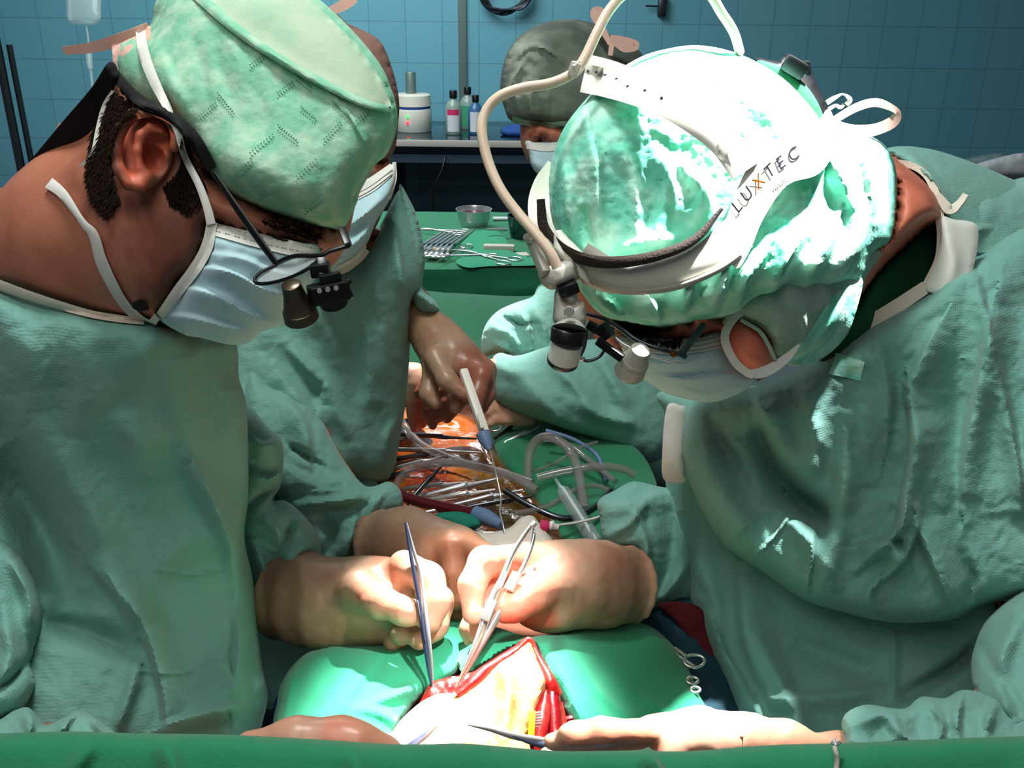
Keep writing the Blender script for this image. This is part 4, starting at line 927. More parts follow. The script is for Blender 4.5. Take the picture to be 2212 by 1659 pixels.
# under hood and bouffant cap
hood = slab([(1560, 700), (1600, 640), (1760, 560), (1900, 540), (1870, 600), (1852, 660), (1832, 720), (1790, 765), (1740, 788), (1700, 788), (1672, 770), (1664, 735), (1640, 708), (1600, 690)], [(1580, 690, .72), (1870, 580, .80), (1720, 785, .78), (1680, 740, .73), (1840, 700, .80), (1700, 620, .72)], .035, .05, L=60, step=7,
    folds=[([(1700, 640), (1740, 700), (1730, 770)], 10, .005), ([(1780, 620), (1800, 680), (1770, 750)], 10, .006, 's'), ([(1830, 600), (1840, 660), (1810, 720)], 9, .005)], crumple=[('n', 8, .004), ('r', 7, .003)])
iH = Cc.add('under_cap', hood, M['cap_grey'], label='grey-green lower cap layer over the ear'); bvH = hood.bvh()
Cc.add('lower_fold', patch([(1700, 775), (1760, 700), (1800, 640), (1862, 600), (1850, 670), (1828, 722), (1785, 768), (1735, 787)], [bvH], .002, .002, 7, folds=[([(1840, 620), (1800, 690), (1750, 765)], 7, .004)]), M['cap_mint'], parent=iH, label='mint rear fold')
co = [(1182, 430), (1190, 350), (1225, 265), (1300, 180), (1370, 130), (1430, 108), (1510, 98), (1600, 118), (1690, 168), (1755, 235), (1800, 292), (1850, 285), (1905, 308), (1934, 360), (1938, 440), (1925, 515), (1885, 548), (1865, 600), (1800, 622), (1740, 640), (1690, 640), (1640, 655), (1590, 682), (1520, 692), (1430, 708), (1360, 698), (1300, 680), (1262, 640), (1225, 575), (1190, 505)]
cf = [([(1210, 330), (1225, 420), (1230, 520)], 14, .006), ([(1270, 260), (1285, 360), (1290, 520)], 16, .006), ([(1330, 300), (1370, 400), (1380, 540)], 20, .007), ([(1420, 330), (1440, 420), (1410, 540)], 18, .007), ([(1250, 400), (1270, 500), (1310, 560)], 12, -.005), ([(1480, 360), (1520, 420), (1500, 500)], 16, .005), ([(1330, 540), (1400, 520), (1470, 510)], 12, .005),
      ([(1300, 640), (1330, 660), (1345, 695)], 10, .006, 's'), ([(1400, 640), (1420, 670), (1425, 705)], 12, .006, 's'), ([(1500, 600), (1490, 650), (1470, 695)], 12, .008, 's'), ([(1580, 560), (1560, 630), (1530, 685)], 12, .009, 's'), ([(1660, 540), (1620, 600), (1590, 670)], 12, .010, 's'), ([(1740, 500), (1700, 570), (1660, 650)], 13, .010, 's'), ([(1810, 480), (1780, 560), (1730, 630)], 13, .010, 's'), ([(1870, 460), (1850, 540), (1800, 610)], 13, .010, 's'),
      ([(1780, 320), (1830, 400), (1850, 480)], 16, .010), ([(1850, 300), (1880, 380), (1890, 480)], 14, .010), ([(1800, 300), (1780, 380), (1800, 450)], 14, -.012), ([(1600, 200), (1680, 260), (1720, 340)], 24, .005), ([(1450, 150), (1560, 160), (1650, 200)], 26, .004)]
cf = [(f[0], f[1], f[2] * (1.9 if 7 <= i < 15 else 1), *f[3:]) for i, f in enumerate(cf)]
cap = slab(co, [(1190, 430, .70), (1510, 100, .72), (1800, 295, .775), (1930, 400, .83), (1880, 560, .80), (1650, 655, .735), (1430, 708, .71), (1260, 640, .70), (1500, 400, .74)], .10, .09, L=150, step=6.5, folds=cf, crumple=[('n', 2.5, .008), ('n', 9, .004), ('r', 8, .0035)])
iK = Cc.add('bouffant_cap', cap, M['cap_mint'], label='mint green gathered bouffant cap'); bvK = slab(co, [(1190, 430, .70), (1510, 100, .72), (1800, 295, .775), (1930, 400, .83), (1880, 560, .80), (1650, 655, .735), (1430, 708, .71), (1260, 640, .70), (1500, 400, .74)], .104, .09, L=150, step=12).bvh()
# mask
mo = [(1340, 722), (1420, 730), (1500, 728), (1556, 716), (1572, 760), (1600, 800), (1640, 816), (1600, 848), (1545, 868), (1500, 866), (1440, 850), (1400, 826), (1370, 800), (1346, 762)]
mk = slab(mo, [(1340, 722, .72), (1556, 716, .735), (1640, 816, .77), (1540, 868, .79), (1400, 826, .75), (1480, 780, .74)], .04, .03, L=60, step=4.5, folds=[([(1360, 770), (1450, 785), (1560, 760)], 12, .005, 's'), ([(1400, 810), (1490, 820), (1600, 805)], 12, .006, 's'), ([(1440, 840), (1520, 850), (1590, 835)], 12, .004, 's')], crumple=[('n', 8, .003)])
iM = Cc.add('face_mask', mk, M['mask'], label='pale blue mask pulled over nose'); bvM = mk.bvh()
Cc.add('top_band', band([(1342, 736), (1420, 748), (1500, 747), (1560, 736)], [28, 32, 32, 28], [bvM], .001, .001), M['mask_white'], parent=iM)
for yy in (-10, 0, 10): Cc.add('pleat_line', band([(1344, 736 + yy), (1420, 748 + yy), (1500, 747 + yy), (1558, 735 + yy)], 1.6, [bvM], .003, .0006), M['stitch'], parent=iM)
Cc.add('mask_tie', ribbon([(1604, 672, .700), (1575, 702, .699), (1566, 735, .698), (1586, 780, .702), (1612, 804, .705), (1628, 812, .706)], [.004, .006, .0062, .0062, .006, .005], th=.0012), M['mask_white'], parent=iM, label='white tie framing the cheek')
Cc.add('mask_tie', ribbon([(1616, 806, .706), (1640, 806, .708), (1668, 795, .712), (1700, 772, .718), (1726, 745, .722)], [.005, .008, .008, .006, .002], th=.0012), M['mask_white'], parent=iM, label='white tie running back to the hood')
Cc.add('cheek_edge', tube([(1600, 690, .700), (1640, 715, .700), (1660, 745, .704), (1674, 775, .712)], .0016, seg=8), M['cap_grey'], parent=iH)
Cc.add('mask_tie', ribbon([(1798, 262, .77), (1850, 232, .78), (1895, 222, .79), (1936, 240, .80), (1930, 262, .80), (1890, 280, .79), (1840, 285, .78), (1800, 272, .77)], [.006, .007, .008, .009, .010, .010, .012, .010], twist=[0, 10, 30, 60, 20, 0, 0, 0]), M['tie_pink'], parent=iM, label='looped tie behind the head')
Cc.add('mask_tie', ribbon([(1786, 222, .77), (1805, 210, .772), (1820, 204, .775), (1836, 215, .78), (1828, 226, .78)], .004, twist=[0, 40, 80, 20, 0]), M['binding'], parent=iM, label='small frayed tie end')
Cc.add('mask_tie', ribbon([(1790, 236, .77), (1805, 228, .772), (1815, 232, .775), (1822, 226, .78)], .003, twist=[0, 40, 20, 0]), M['binding'], parent=iM)
# scrub shirt
sc_ = slab([(1770, 780), (1830, 690), (1880, 610), (1950, 535), (2030, 480), (2080, 560), (2050, 700), (1900, 800), (1800, 820)], [(1830, 700, .88), (2030, 490, .96), (2050, 700, .98), (1800, 800, .90)], .035, .05, L=50, step=8, crumple=[('n', 3, .006)])
Cc.add('scrub_shirt', sc_, M['scrub'], label='dark green scrub collar')
# gown layers
g0 = slab([(1806, 742), (1860, 712), (1930, 670), (2000, 625), (2030, 560), (2040, 480), (2026, 410), (2060, 400), (2140, 400), (2300, 430), (2340, 1000), (2330, 1700), (1640, 1700), (1600, 1620), (1560, 1500), (1500, 1360), (1478, 1250), (1456, 1150), (1440, 1060), (1434, 980), (1438, 900), (1420, 850), (1500, 840), (1640, 832), (1740, 790)],
    [(1806, 742, .93), (2030, 480, .96), (2300, 450, 1.02), (2300, 1600, .98), (1440, 900, 1.06), (1450, 1100, 1.08), (1560, 1500, 1.0), (1700, 1650, .92), (1900, 1200, 1.04)], .085, .17, L=90, step=6,
    folds=[([(1475, 870), (1490, 1000), (1480, 1100)], 16, .008), ([(1600, 1220), (1620, 1400), (1700, 1560)], 22, .016, 'S'), ([(1640, 1380), (1700, 1500), (1740, 1600)], 20, .012), ([(1520, 1300), (1570, 1420), (1650, 1560)], 14, .012, 's'), ([(1640, 1510), (1760, 1505), (1900, 1485)], 14, .012, 's'), ([(1930, 1350), (1932, 1430), (1930, 1510)], 9, .005), ([(1700, 1380), (1840, 1440), (1900, 1460)], 30, -.012), ([(1660, 1560), (1760, 1600)], 16, .01), ([(1500, 1200), (1540, 1300), (1560, 1400)], 18, .008), ([(1960, 1500), (2060, 1440), (2110, 1390)], 14, -.02)],
    crumple=[('n', 2, .012), ('r', 2.5, .004), ('n', 7, .003)])
T1(g0); iG = Cc.add('gown', g0, M['gown'], label='green surgical gown'); bvG = g0.bvh()
fr = slab([(1640, 832), (1760, 780), (1860, 715), (2000, 628), (2035, 580), (2090, 560), (2300, 520), (2330, 1260), (2200, 1290), (2120, 1310), (2070, 1335), (1985, 1345), (1905, 1342), (1820, 1322), (1740, 1298), (1680, 1258), (1616, 1214), (1585, 1195), (1558, 1172), (1520, 1110), (1495, 1055), (1476, 1005), (1470, 960), (1478, 915), (1500, 870), (1560, 845)],
    [(1640, 832, .92), (2000, 628, .90), (2300, 540, .95), (2300, 1200, .88), (1740, 1298, .93), (1476, 980, .97), (2000, 1340, .90), (1558, 1172, .95), (1850, 1000, .93)], .07, .06, L=62, step=5.5,
    folds=[([(1650, 940), (1690, 1040), (1760, 1110), (1800, 1120)], 30, -.045), ([(1500, 960), (1560, 1080), (1640, 1190)], 34, .016), ([(1640, 860), (1670, 960), (1690, 1040)], 20, .022, 'S'), ([(1960, 830), (1975, 960), (1955, 1080), (1950, 1160)], 13, .026, 'S'), ([(2030, 700), (1990, 780), (1970, 830)], 18, .014, 'S'),
           ([(1960, 1060), (1945, 1140), (1850, 1230)], 12, .016), ([(1850, 1180), (1910, 1175), (1960, 1215)], 12, .018, 's'), ([(1830, 900), (1820, 1060), (1800, 1180), (1770, 1290)], 26, .016), ([(1760, 1120), (1752, 1200), (1742, 1296)], 9, .010, 's'), ([(1620, 1212), (1680, 1150), (1710, 1100)], 7, .006, 'p'), ([(1980, 1120), (2010, 1200), (2060, 1320)], 16, .018, 'S'),
           ([(2000, 880), (2010, 1000), (2040, 1120)], 30, .014), ([(2060, 700), (2070, 860), (2060, 960)], 26, -.010), ([(2110, 600), (2150, 760), (2190, 950), (2210, 1100)], 12, .014, 's'), ([(1900, 1250), (1880, 1290), (1900, 1335)], 10, .010, 's'), ([(1860, 820), (1870, 940), (1860, 1040)], 22, .008), ([(2080, 1200), (2100, 1260), (2080, 1320)], 14, -.012), ([(1540, 890), (1560, 960), (1620, 1060)], 18, -.008), ([(1740, 820), (1760, 940), (1750, 1060)], 26, .010), ([(1900, 740), (1920, 860), (1910, 980)], 18, .012, 's'), ([(2150, 640), (2120, 800), (2090, 960), (2080, 1100)], 16, .016, 'S'), ([(2230, 700), (2240, 900), (2200, 1100)], 20, .012), ([(1690, 1080), (1740, 1160), (1800, 1260)], 22, .010), ([(1990, 1100), (1960, 1200), (1900, 1260)], 10, .012, 's'), ([(1560, 1170), (1620, 1130), (1680, 1090)], 9, .005)],
    crumple=[('n', 3, .012), ('r', 3.2, .005), ('n', 9, .003)])
T1(fr); Cc.add('gown_front', fr, M['gown'], parent=iG, label='front panel and upper sleeve hanging in folds'); bvF = fr.bvh()
# shoulder flap, velcro, trims
fl = slab([(1915, 322), (1960, 316), (2010, 322), (2060, 336), (2130, 362), (2215, 398), (2330, 430), (2330, 560), (2212, 558), (2130, 556), (2085, 550), (2060, 520), (2040, 470), (2022, 420), (1990, 385), (1950, 352)], [(1915, 325, .93), (2060, 340, .95), (2300, 430, 1.0), (2300, 560, .95), (2090, 550, .90), (2020, 400, .91)], .02, .03, L=40, step=7,
    folds=[([(1960, 330), (2010, 380), (2050, 450)], 12, .012, 's'), ([(2060, 520), (2100, 500), (2140, 490)], 8, .008), ([(2100, 560), (2180, 552), (2260, 550)], 12, .008)], crumple=[('n', 4, .006)])
T1(fl); Cc.add('collar_flap', fl, M['gown'], parent=iG, label='turned-over shoulder flap')
Cc.add('neck_binding', ribbon([(1925, 350, .905), (1965, 356, .90), (2000, 378, .89), (2022, 420, .882), (2030, 470, .878), (2034, 510, .874), (2030, 560, .868), (2010, 606, .862), (2000, 625, .862)], [.006, .006, .006, .007, .008, .008, .009, .010, .010], th=.003), M['binding'], parent=iG, label='cream neckline binding')
Cc.add('neck_binding', ribbon([(2000, 620, .862), (1940, 660, .866), (1870, 704, .872), (1800, 748, .88)], [.012, .013, .014, .014], th=.003), M['binding'], parent=iG, label='cream neckline binding')
Cc.add('collar_tie', ribbon([(2026, 420, .876), (2050, 452, .872), (2072, 440, .872), (2086, 420, .872)], [.005, .010, .008, .005], twist=[0, 20, 40, 10], th=.002), M['binding'], parent=iG)
Cc.add('fastener_patch', slab([(2036, 470), (2060, 474), (2108, 484), (2112, 530), (2100, 590), (2082, 648), (2040, 638), (2002, 624), (2020, 570), (2034, 520)], [(2036, 470, .862), (2110, 500, .866), (2080, 648, .855), (2005, 622, .856)], .004, .004, L=20, step=7, folds=[([(2040, 500), (2060, 560), (2050, 620)], 16, .004)]), M['mask_white'], parent=iG, label='pale grey fastener patch')
Cc.add('tape_square', patch([(1806, 762), (1868, 782), (1858, 822), (1790, 808)], [bvF, bvG], .002, .001, 7, smooth=False), M['cap_mint'], parent=iG, label='small mint tape square')
Cc.add('chest_tab', slab([(1440, 880), (1470, 876), (1482, 890), (1478, 1000), (1480, 1040), (1436, 1038), (1430, 990)], [(1440, 880, .965), (1478, 1000, .955), (1436, 1038, .97)], .008, .006, L=20, step=7), M['mask_white'], parent=iG, label='greyish folded tab on the chest')
# left-of-picture sleeve and cuff
sl = slab([(1470, 1060), (1420, 1050), (1368, 1040), (1330, 1058), (1292, 1082), (1296, 1120), (1304, 1165), (1330, 1190), (1368, 1218), (1374, 1270), (1372, 1310), (1356, 1334), (1420, 1325), (1480, 1308), (1530, 1320), (1540, 1200), (1500, 1080)], [(1470, 1060, 1.08), (1300, 1090, 1.05), (1370, 1240, 1.02), (1360, 1330, 1.03), (1500, 1300, 1.07)], .045, .05, L=46, step=4.5,
    folds=[([(1300, 1085), (1360, 1090), (1420, 1070)], 12, .012, 's'), ([(1310, 1160), (1360, 1130), (1390, 1090)], 12, .010), ([(1370, 1100), (1400, 1180), (1390, 1250)], 12, .014, 's'), ([(1330, 1180), (1380, 1200), (1400, 1290)], 9, -.010), ([(1440, 1080), (1450, 1180), (1420, 1300)], 20, -.012), ([(1375, 1240), (1400, 1260), (1410, 1310)], 8, .010), ([(1380, 1320), (1440, 1280), (1480, 1220)], 12, .008)], crumple=[('n', 5, .010), ('r', 5, .004)])
T1(sl); Cc.add('gown_sleeve', sl, M['gown'])
# near sleeve (lower right) and crumpled cuff
s2 = slab([(2330, 1220), (2212, 1275), (2135, 1335), (2104, 1400), (2098, 1450), (2108, 1500), (2140, 1540), (2212, 1600), (2330, 1640)], [(2330, 1320, .80), (2104, 1400, .84), (2212, 1600, .74), (2330, 1620, .76)], .05, .06, L=50, step=7, folds=[([(2200, 1340), (2160, 1440), (2190, 1560)], 20, .014), ([(2120, 1400), (2170, 1480), (2212, 1560)], 14, -.01)], crumple=[('n', 4, .010)])
T1(s2); Cc.add('gown_sleeve', s2, M['gown'])
cu = slab([(1818, 1560), (1835, 1535), (1875, 1522), (1930, 1530), (1960, 1528), (1990, 1505), (2040, 1508), (2080, 1490), (2140, 1500), (2230, 1520), (2330, 1560), (2330, 1680), (1900, 1680), (1816, 1640), (1822, 1600)], [(1818, 1560, .70), (2000, 1510, .74), (2300, 1560, .76), (1850, 1660, .68), (2300, 1660, .70)], .035, .035, L=30, step=6,
    folds=[([(1850, 1560), (1900, 1540), (1950, 1545)], 9, .010, 's'), ([(1930, 1545), (1955, 1590), (1990, 1605)], 9, .012, 's'), ([(2010, 1515), (2035, 1560), (2030, 1600)], 9, .010), ([(2080, 1500), (2070, 1550), (2075, 1600)], 9, .012, 's'), ([(2150, 1510), (2130, 1580)], 12, .012), ([(1840, 1600), (1890, 1610), (1930, 1600)], 8, .008)], crumple=[('n', 9, .009)])
T1(cu); Cc.add('sleeve_cuff', cu, M['gown'])
# gloves
palm = chain((1364, 1262, .979, 76), (1290, 1262, .955, 84), (1210, 1268, .93, 80), (1140, 1240, .915, 52)) + [Epx((1168, 1308, .915), 62, 52, .028), C((1250, 1215, .95), 40, (1130, 1205, .925), 28)]
th_ = chain((1200, 1268, .90, 44), (1150, 1280, .872, 38), (1108, 1306, .862, 33), (1092, 1312, .86, 31))
ix = chain((1115, 1212, .91, 36), (1045, 1215, .885, 32), (1020, 1262, .872, 28), (1022, 1325, .862, 24))
mi = chain((1110, 1225, .93, 34), (1050, 1270, .905, 26), (1040, 1340, .89, 22), (1030, 1370, .885, 20))
ri = chain((1120, 1250, .94, 34), (1030, 1310, .925, 22), (1012, 1360, .91, 18), (1018, 1390, .905, 16))
rolls = ring((1278, 1263, .951), (1220, 1266, .933), 84, 3)
rim = ring((1362, 1262, .978), (1300, 1262, .957), 79, 4)
rolls2 = ring((1308, 1262, .96), (1250, 1264, .94), 83, 3)
g1 = glove([(palm, .02, .02, 1), (cut((1364, 1262, .979), (1300, 1262, .957)), .01, .003, -1), (rolls, .004, .006, 1), (rolls2, .004, .006, 1), (rim, .003, .006, 1), (th_, .012, .012, 1), (ix, .008, .006, 1), (mi, .008, .003, 1), (ri, .008, .003, 1)])
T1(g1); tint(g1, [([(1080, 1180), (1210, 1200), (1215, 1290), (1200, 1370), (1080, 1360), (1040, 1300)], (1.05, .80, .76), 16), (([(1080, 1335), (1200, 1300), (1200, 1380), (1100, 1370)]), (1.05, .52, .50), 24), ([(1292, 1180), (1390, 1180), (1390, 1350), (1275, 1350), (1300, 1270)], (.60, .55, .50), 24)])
Cc.add('glove', g1, M['glove_lit'], label='beige latex glove holding long forceps')
fa = chain((1870, 1626, .70, 27), (1820, 1622, .69, 27), (1700, 1600, .675, 30), (1610, 1588, .668, 34))
hb = chain((1610, 1590, .668, 36), (1510, 1585, .665, 44), (1420, 1600, .66, 40), (1340, 1612, .655, 34))
tb2 = chain((1400, 1580, .64, 26), (1300, 1578, .632, 25), (1238, 1585, .63, 20), (1228, 1588, .63, 19))
i2 = chain((1330, 1600, .645, 26), (1260, 1605, .64, 22), (1190, 1602, .636, 17))
i3 = chain((1330, 1630, .655, 26), (1250, 1640, .655, 22), (1180, 1632, .65, 17))
g2 = glove([(fa + hb, .02, .02, 1), (chain((1612, 1556, .65, 4), (1602, 1590, .636, 4), (1606, 1620, .64, 4)), .004, .006, 1), (tb2, .01, .012, 1), (i2, .008, .008, 1), (i3, .008, .008, 1)], .002)
T1(g2); tint(g2, [([(1235, 1550), (1400, 1545), (1440, 1640), (1200, 1640)], (1.02, .78, .7), 10), ([(1610, 1540), (1860, 1560), (1860, 1660), (1612, 1660)], (.85, .78, .74), 8)])
Cc.add('glove', g2, M['glove_lit'], label='beige glove and forearm low at the bottom edge')
tuck(Cc.parts[0][1], [p[1] for p in Cc.parts if p[0] in ('surgical_cap','gown','gown_front','gown_sleeve','sleeve_cuff','face_mask','bouffant_cap','under_cap','hair_cap','hair_net','collar_flap','scrub_shirt','glove')], reach=0.2, gap=.010)
Cc.done()
# headlight
t = Thing('surgical_headlight', 'pale grey surgical headlight band worn over the mint bouffant cap', 'headlamp')

iR = t.add('headband', band([(1250, 560), (1310, 592), (1380, 600), (1450, 590), (1530, 556), (1600, 500)], [82, 76, 72, 72, 76, 84], [bvK], .012, .004, fallback=.66), M['ivory'], label='light grey headband')
t.add('lower_flange', band([(1262, 598), (1320, 624), (1390, 630), (1470, 618), (1550, 584), (1600, 550)], 14, [bvK], .013, .005), M['greyplastic'], parent=iR)
t.add('side_panel', patch([(1560, 520), (1580, 440), (1610, 370), (1640, 320), (1700, 290), (1760, 270), (1790, 235), (1808, 290), (1790, 350), (1760, 380), (1700, 400), (1650, 470), (1620, 540), (1590, 580)], [bvK], .014, .006, 8, relax=20), M['ivory'], parent=iR, label='broad white rear panel with grey lettering')
t.add('foam_liner', band([(1168, 430), (1175, 490), (1210, 535), (1270, 562), (1340, 566), (1420, 552), (1500, 518), (1560, 450)], [18, 24, 26, 26, 24, 22, 18, 8], [bvK], .020, .006, fallback=.67), M['foam'], label='dark foam lining')
t.add('band_far_side', ribbon([(1196, 360, .70), (1172, 400, .69), (1164, 450, .68), (1180, 510, .665), (1230, 560, .645)], [.012, .014, .016, .016, .014], th=.004), M['ivory'])
iT = t.add('top_strap', band([(1262, 158), (1320, 172), (1400, 200), (1480, 240), (1560, 300), (1610, 370)], [84, 78, 72, 72, 70, 66], [bvK], .016, .003, fallback=.66), M['ivory'], label='perforated overhead strap')
hv = []; hf = []
hp = np.array([(1258, 152), (1270, 154), (1288, 156), (1308, 163), (1332, 171), (1356, 187), (1393, 196), (1429, 212)], float); dd = onto(hp, [t.parts[iT][1].bvh()], .0005, .62)
for (x, y), d in zip(hp, dd):
    n0 = len(hv)
    for k in range(8): hv.append(P(x + 3.6 * math.cos(k * .785), y + 3.8 * math.sin(k * .785), d))
    hf.append([n0 + k for k in range(8)][::-1])
t.add('strap_holes', Me(hv, hf), M['steel_dark'], parent=iT)
t.add('buckle', patch([(1556, 300), (1574, 306), (1572, 335), (1584, 372), (1570, 358), (1550, 338)], [t.parts[iT][1].bvh(), bvK], .002, .002, 5, smooth=False), M['greyplastic'], parent=iT)
# rear adjuster
t.add('rear_adjuster', slab([(1630, 128), (1680, 132), (1700, 116), (1745, 140), (1760, 170), (1790, 240), (1800, 300), (1806, 318), (1796, 318), (1775, 270), (1730, 250), (1700, 200)], [(1630, 128, .78), (1700, 118, .79), (1800, 310, .78), (1760, 200, .79)], .012, .02, L=22, step=6, folds=[([(1720, 180), (1760, 230), (1780, 280)], 8, .004)]), M['black'], label='black rear adjuster')
t.add('adjuster_pad', slab([(1640, 130), (1700, 150), (1750, 195), (1778, 250), (1765, 272), (1735, 240), (1690, 190), (1640, 150)], [(1640, 135, .77), (1770, 260, .765), (1700, 150, .77)], .006, .01, L=20, step=6), M['scrub'])
t.add('adjuster_knob', bar((1694, 132, .765), (1738, 158, .765), .016, .014, .003), M['black'])
t.add('adjuster_knob', bar((1730, 150, .765), (1748, 146, .765), .010, .012, .002), M['steel_dark'])
# lamp
px = .64 / FPX
t.add('mount_bracket', slab([(1196, 498), (1212, 496), (1262, 548), (1266, 575), (1282, 620), (1262, 616), (1240, 590), (1196, 540)], [(1200, 500, .648), (1270, 610, .630), (1262, 550, .632)], .008, .012, L=12, step=5, smooth=False), M['ivory'])
t.add('clamp_block', slab([(1164, 585), (1195, 572), (1240, 560), (1250, 590), (1248, 604), (1215, 618), (1190, 626), (1168, 610)], [(1164, 590, .632), (1250, 590, .632), (1200, 620, .628)], .014, .02, L=14, step=5), M['greyplastic'])
t.add('release_lever', bar((1146, 510, .628), (1178, 592, .616), .006, .008, .001), M['greyplastic'])
t.add('lever_screw', lathe(P(1136, 512, .625), P(1152, 520, .62), [(0, .0028), (.6, .003), (1, .002)], 14), M['chrome'])
t.add('joint_arm', slab([(1204, 618), (1240, 608), (1250, 650), (1262, 655), (1262, 705), (1200, 700), (1196, 660)], [(1204, 618, .63), (1262, 655, .628), (1230, 700, .626)], .010, .014, L=14, step=5, folds=[([(1210, 640), (1235, 660), (1250, 640)], 6, -.004)]), M['greyplastic'])
t.add('joint_screw', lathe(P(1229, 672, .612), P(1229, 673, .606), [(0, .0035), (.8, .0035), (1, .003)], 18), M['chrome'])
t.add('dark_joint', bar((1206, 632, .62), (1248, 616, .62), .010, .008, .002), M['black'])
a_, b_ = P(1234, 690, .625), P(1216, 790, .615)
iL = t.add('lamp_collar', lathe(a_, P(1231, 712, .623), [(0, 20 * px), (.6, 30 * px), (1, 38 * px)], 36), M['greyplastic'])
t.add('lamp_ring', lathe(P(1231, 709, .623), P(1226, 742, .626), [(0, 36 * px), (.1, 39 * px), (.9, 38 * px), (1, 32 * px)], 40), M['black'])
t.add('lamp_housing', lathe(P(1226, 740, .626), P(1217, 776, .634), [(0, 31 * px), (.2, 33 * px), (.85, 34 * px), (1, 34 * px)], 40), M['ivory'])
t.add('lamp_lens', lathe(P(1217, 774, .634), P(1214, 786, .637), [(0, 34.5 * px), (.7, 34 * px), (1, 30 * px)], 40), M['black'])
cabp = [(1204, 578, .612), (1190, 548, .612), (1160, 508, .616), (1120, 462, .622), (1082, 410, .626), (1055, 350, .63), (1041, 285, .632), (1050, 240, .634), (1080, 208, .634), (1130, 190, .634), (1190, 180, .634), (1238, 158, .634), (1262, 128, .636), (1290, 70, .64), (1318, 20, .645), (1360, -20, .65), (1440, -50, .66), (1520, -25, .67), (1560, 30, .68), (1585, 70, .69), (1598, 112, .72)]
t.add('light_cable', tube(cabp, .0036, seg=14), M['cable'], label='beige fibre-optic cable looping over the head')
t.add('cable_clip', bar((1230, 146, .626), (1252, 154, .626), .008, .010, .0015), M['binding']); t.add('cable_clip', bar((1240, 152, .622), (1252, 140, .626), .003, .007, .001), M['ivory'])
def text_on(s, x, y, h, ang, mm, nm, bv, dk=.003, shear=.25, gap=1.0):
    """lettering laid on a surface: flat glyph meshes projected on to it"""
    cu = bpy.data.curves.new('txt', 'FONT'); cu.body = s; cu.size = 1; cu.space_character = gap; cu.offset = .008; cu.shear = shear; o = bpy.data.objects.new('txt', cu); COL.objects.link(o); bpy.context.view_layer.update()
    me = o.evaluated_get(bpy.context.evaluated_depsgraph_get()).to_mesh(); v = np.array([q.co[:] for q in me.vertices]); f = [tuple(q.vertices) for q in me.polygons]; o.to_mesh_clear(); bpy.data.objects.remove(o)
    ca, sa = math.cos(ang), math.sin(ang); X = v[:, 0] * h; Y = v[:, 1] * h; q = np.stack([x + X * ca + Y * sa, y - X * -sa * -1 - Y * ca], 1); q[:, 1] = y - (X * sa + Y * ca); q[:, 0] = x + X * ca - Y * sa
    d = onto(q, bv, dk, .62); return Me(PA(np.column_stack([q, d])), f, False)
pb = t.parts[2][1].bvh()
bvp = [t.parts[2][1].bvh()]
for ch, x, y, ang in (('L', 1594, 463, 52), ('U', 1612, 440, 50), ('T', 1661, 388, 44), ('E', 1684, 369, 38), ('C', 1708, 352, 34)):
    t.add('lettering', text_on(ch, x, y, 37, math.radians(ang), M['greyprint'], 'lettering', bvp, .0017), M['greyprint'], parent=2)
t.add('lettering', text_on('X', 1637, 412, 36, math.radians(48), M['gold'], 'lettering', bvp, .0017), M['gold'], parent=2, label='pale orange letter')
t.add('small_lettering', text_on('VISION', 1668, 418, 13, math.radians(38), M['greyprint'], 'x', bvp, .0017), M['greyprint'], parent=2)
t.done()
# right surgeon loupes
t = Thing('surgical_loupes', 'metal loupes with pale barrel worn low on the right surgeon face', 'loupes')
px = .66 / FPX
t.add('frame_wire', tube([(1266, 678, .660), (1310, 692, .662), (1345, 714, .664), (1380, 738, .662), (1430, 756, .660), (1468, 766, .664), (1482, 772, .668)], .0018, seg=8, flat=(1, .5)), M['steel_dark'])
t.add('temple_arm', bar((1470, 768, .668), (1522, 700, .682), .004, .0045, .001), M['steel_dark'])
t.add('hinge_pivot', lathe(P(1454, 765, .654), P(1454, 766, .650), [(0, .0022), (1, .0018)], 14), M['gold'])
t.add('lens_rim', tube([(1320, 720, .655), (1350, 745, .65), (1400, 765, .648), (1450, 780, .65), (1484, 782, .655)], .0012, seg=8), M['steel'])
t.add('lens_rim', tube([(1268, 715, .65), (1262, 750, .648), (1254, 772, .646), (1270, 780, .646), (1295, 770, .646), (1306, 750, .65), (1298, 722, .65)], .0012, seg=8), M['steel_dark'])
t.add('nose_bridge', bar((1268, 700, .655), (1310, 722, .655), .006, .006, .001), M['black'])
t.add('crossbar', bar((1290, 735, .645), (1345, 775, .640), .004, .006, .001), M['black']); t.add('hinge_block', bar((1298, 700, .65), (1318, 730, .65), .010, .008, .002), M['black'])
a_, b_ = P(1384, 755, .640), P(1358, 806, .658)
t.add('loupe_barrel', lathe(a_, b_, [(0, 20 * px), (.1, 22 * px), (.45, 28 * px), (.5, 30 * px), (.95, 34 * px), (1, 32 * px)], 40), M['greyplastic'], label='pale grey loupe barrel')
t.add('barrel_band', lathe(a_ + (b_ - a_) * .42, a_ + (b_ - a_) * .52, [(0, 29.5 * px), (1, 31.5 * px)], 40), M['greyplastic'])
t.add('nose_pad', sdf([([Epx((1258, 775, .645), 7, 5, .003)], .004, .004, 1)], .0008), M['chrome'])
t.done()
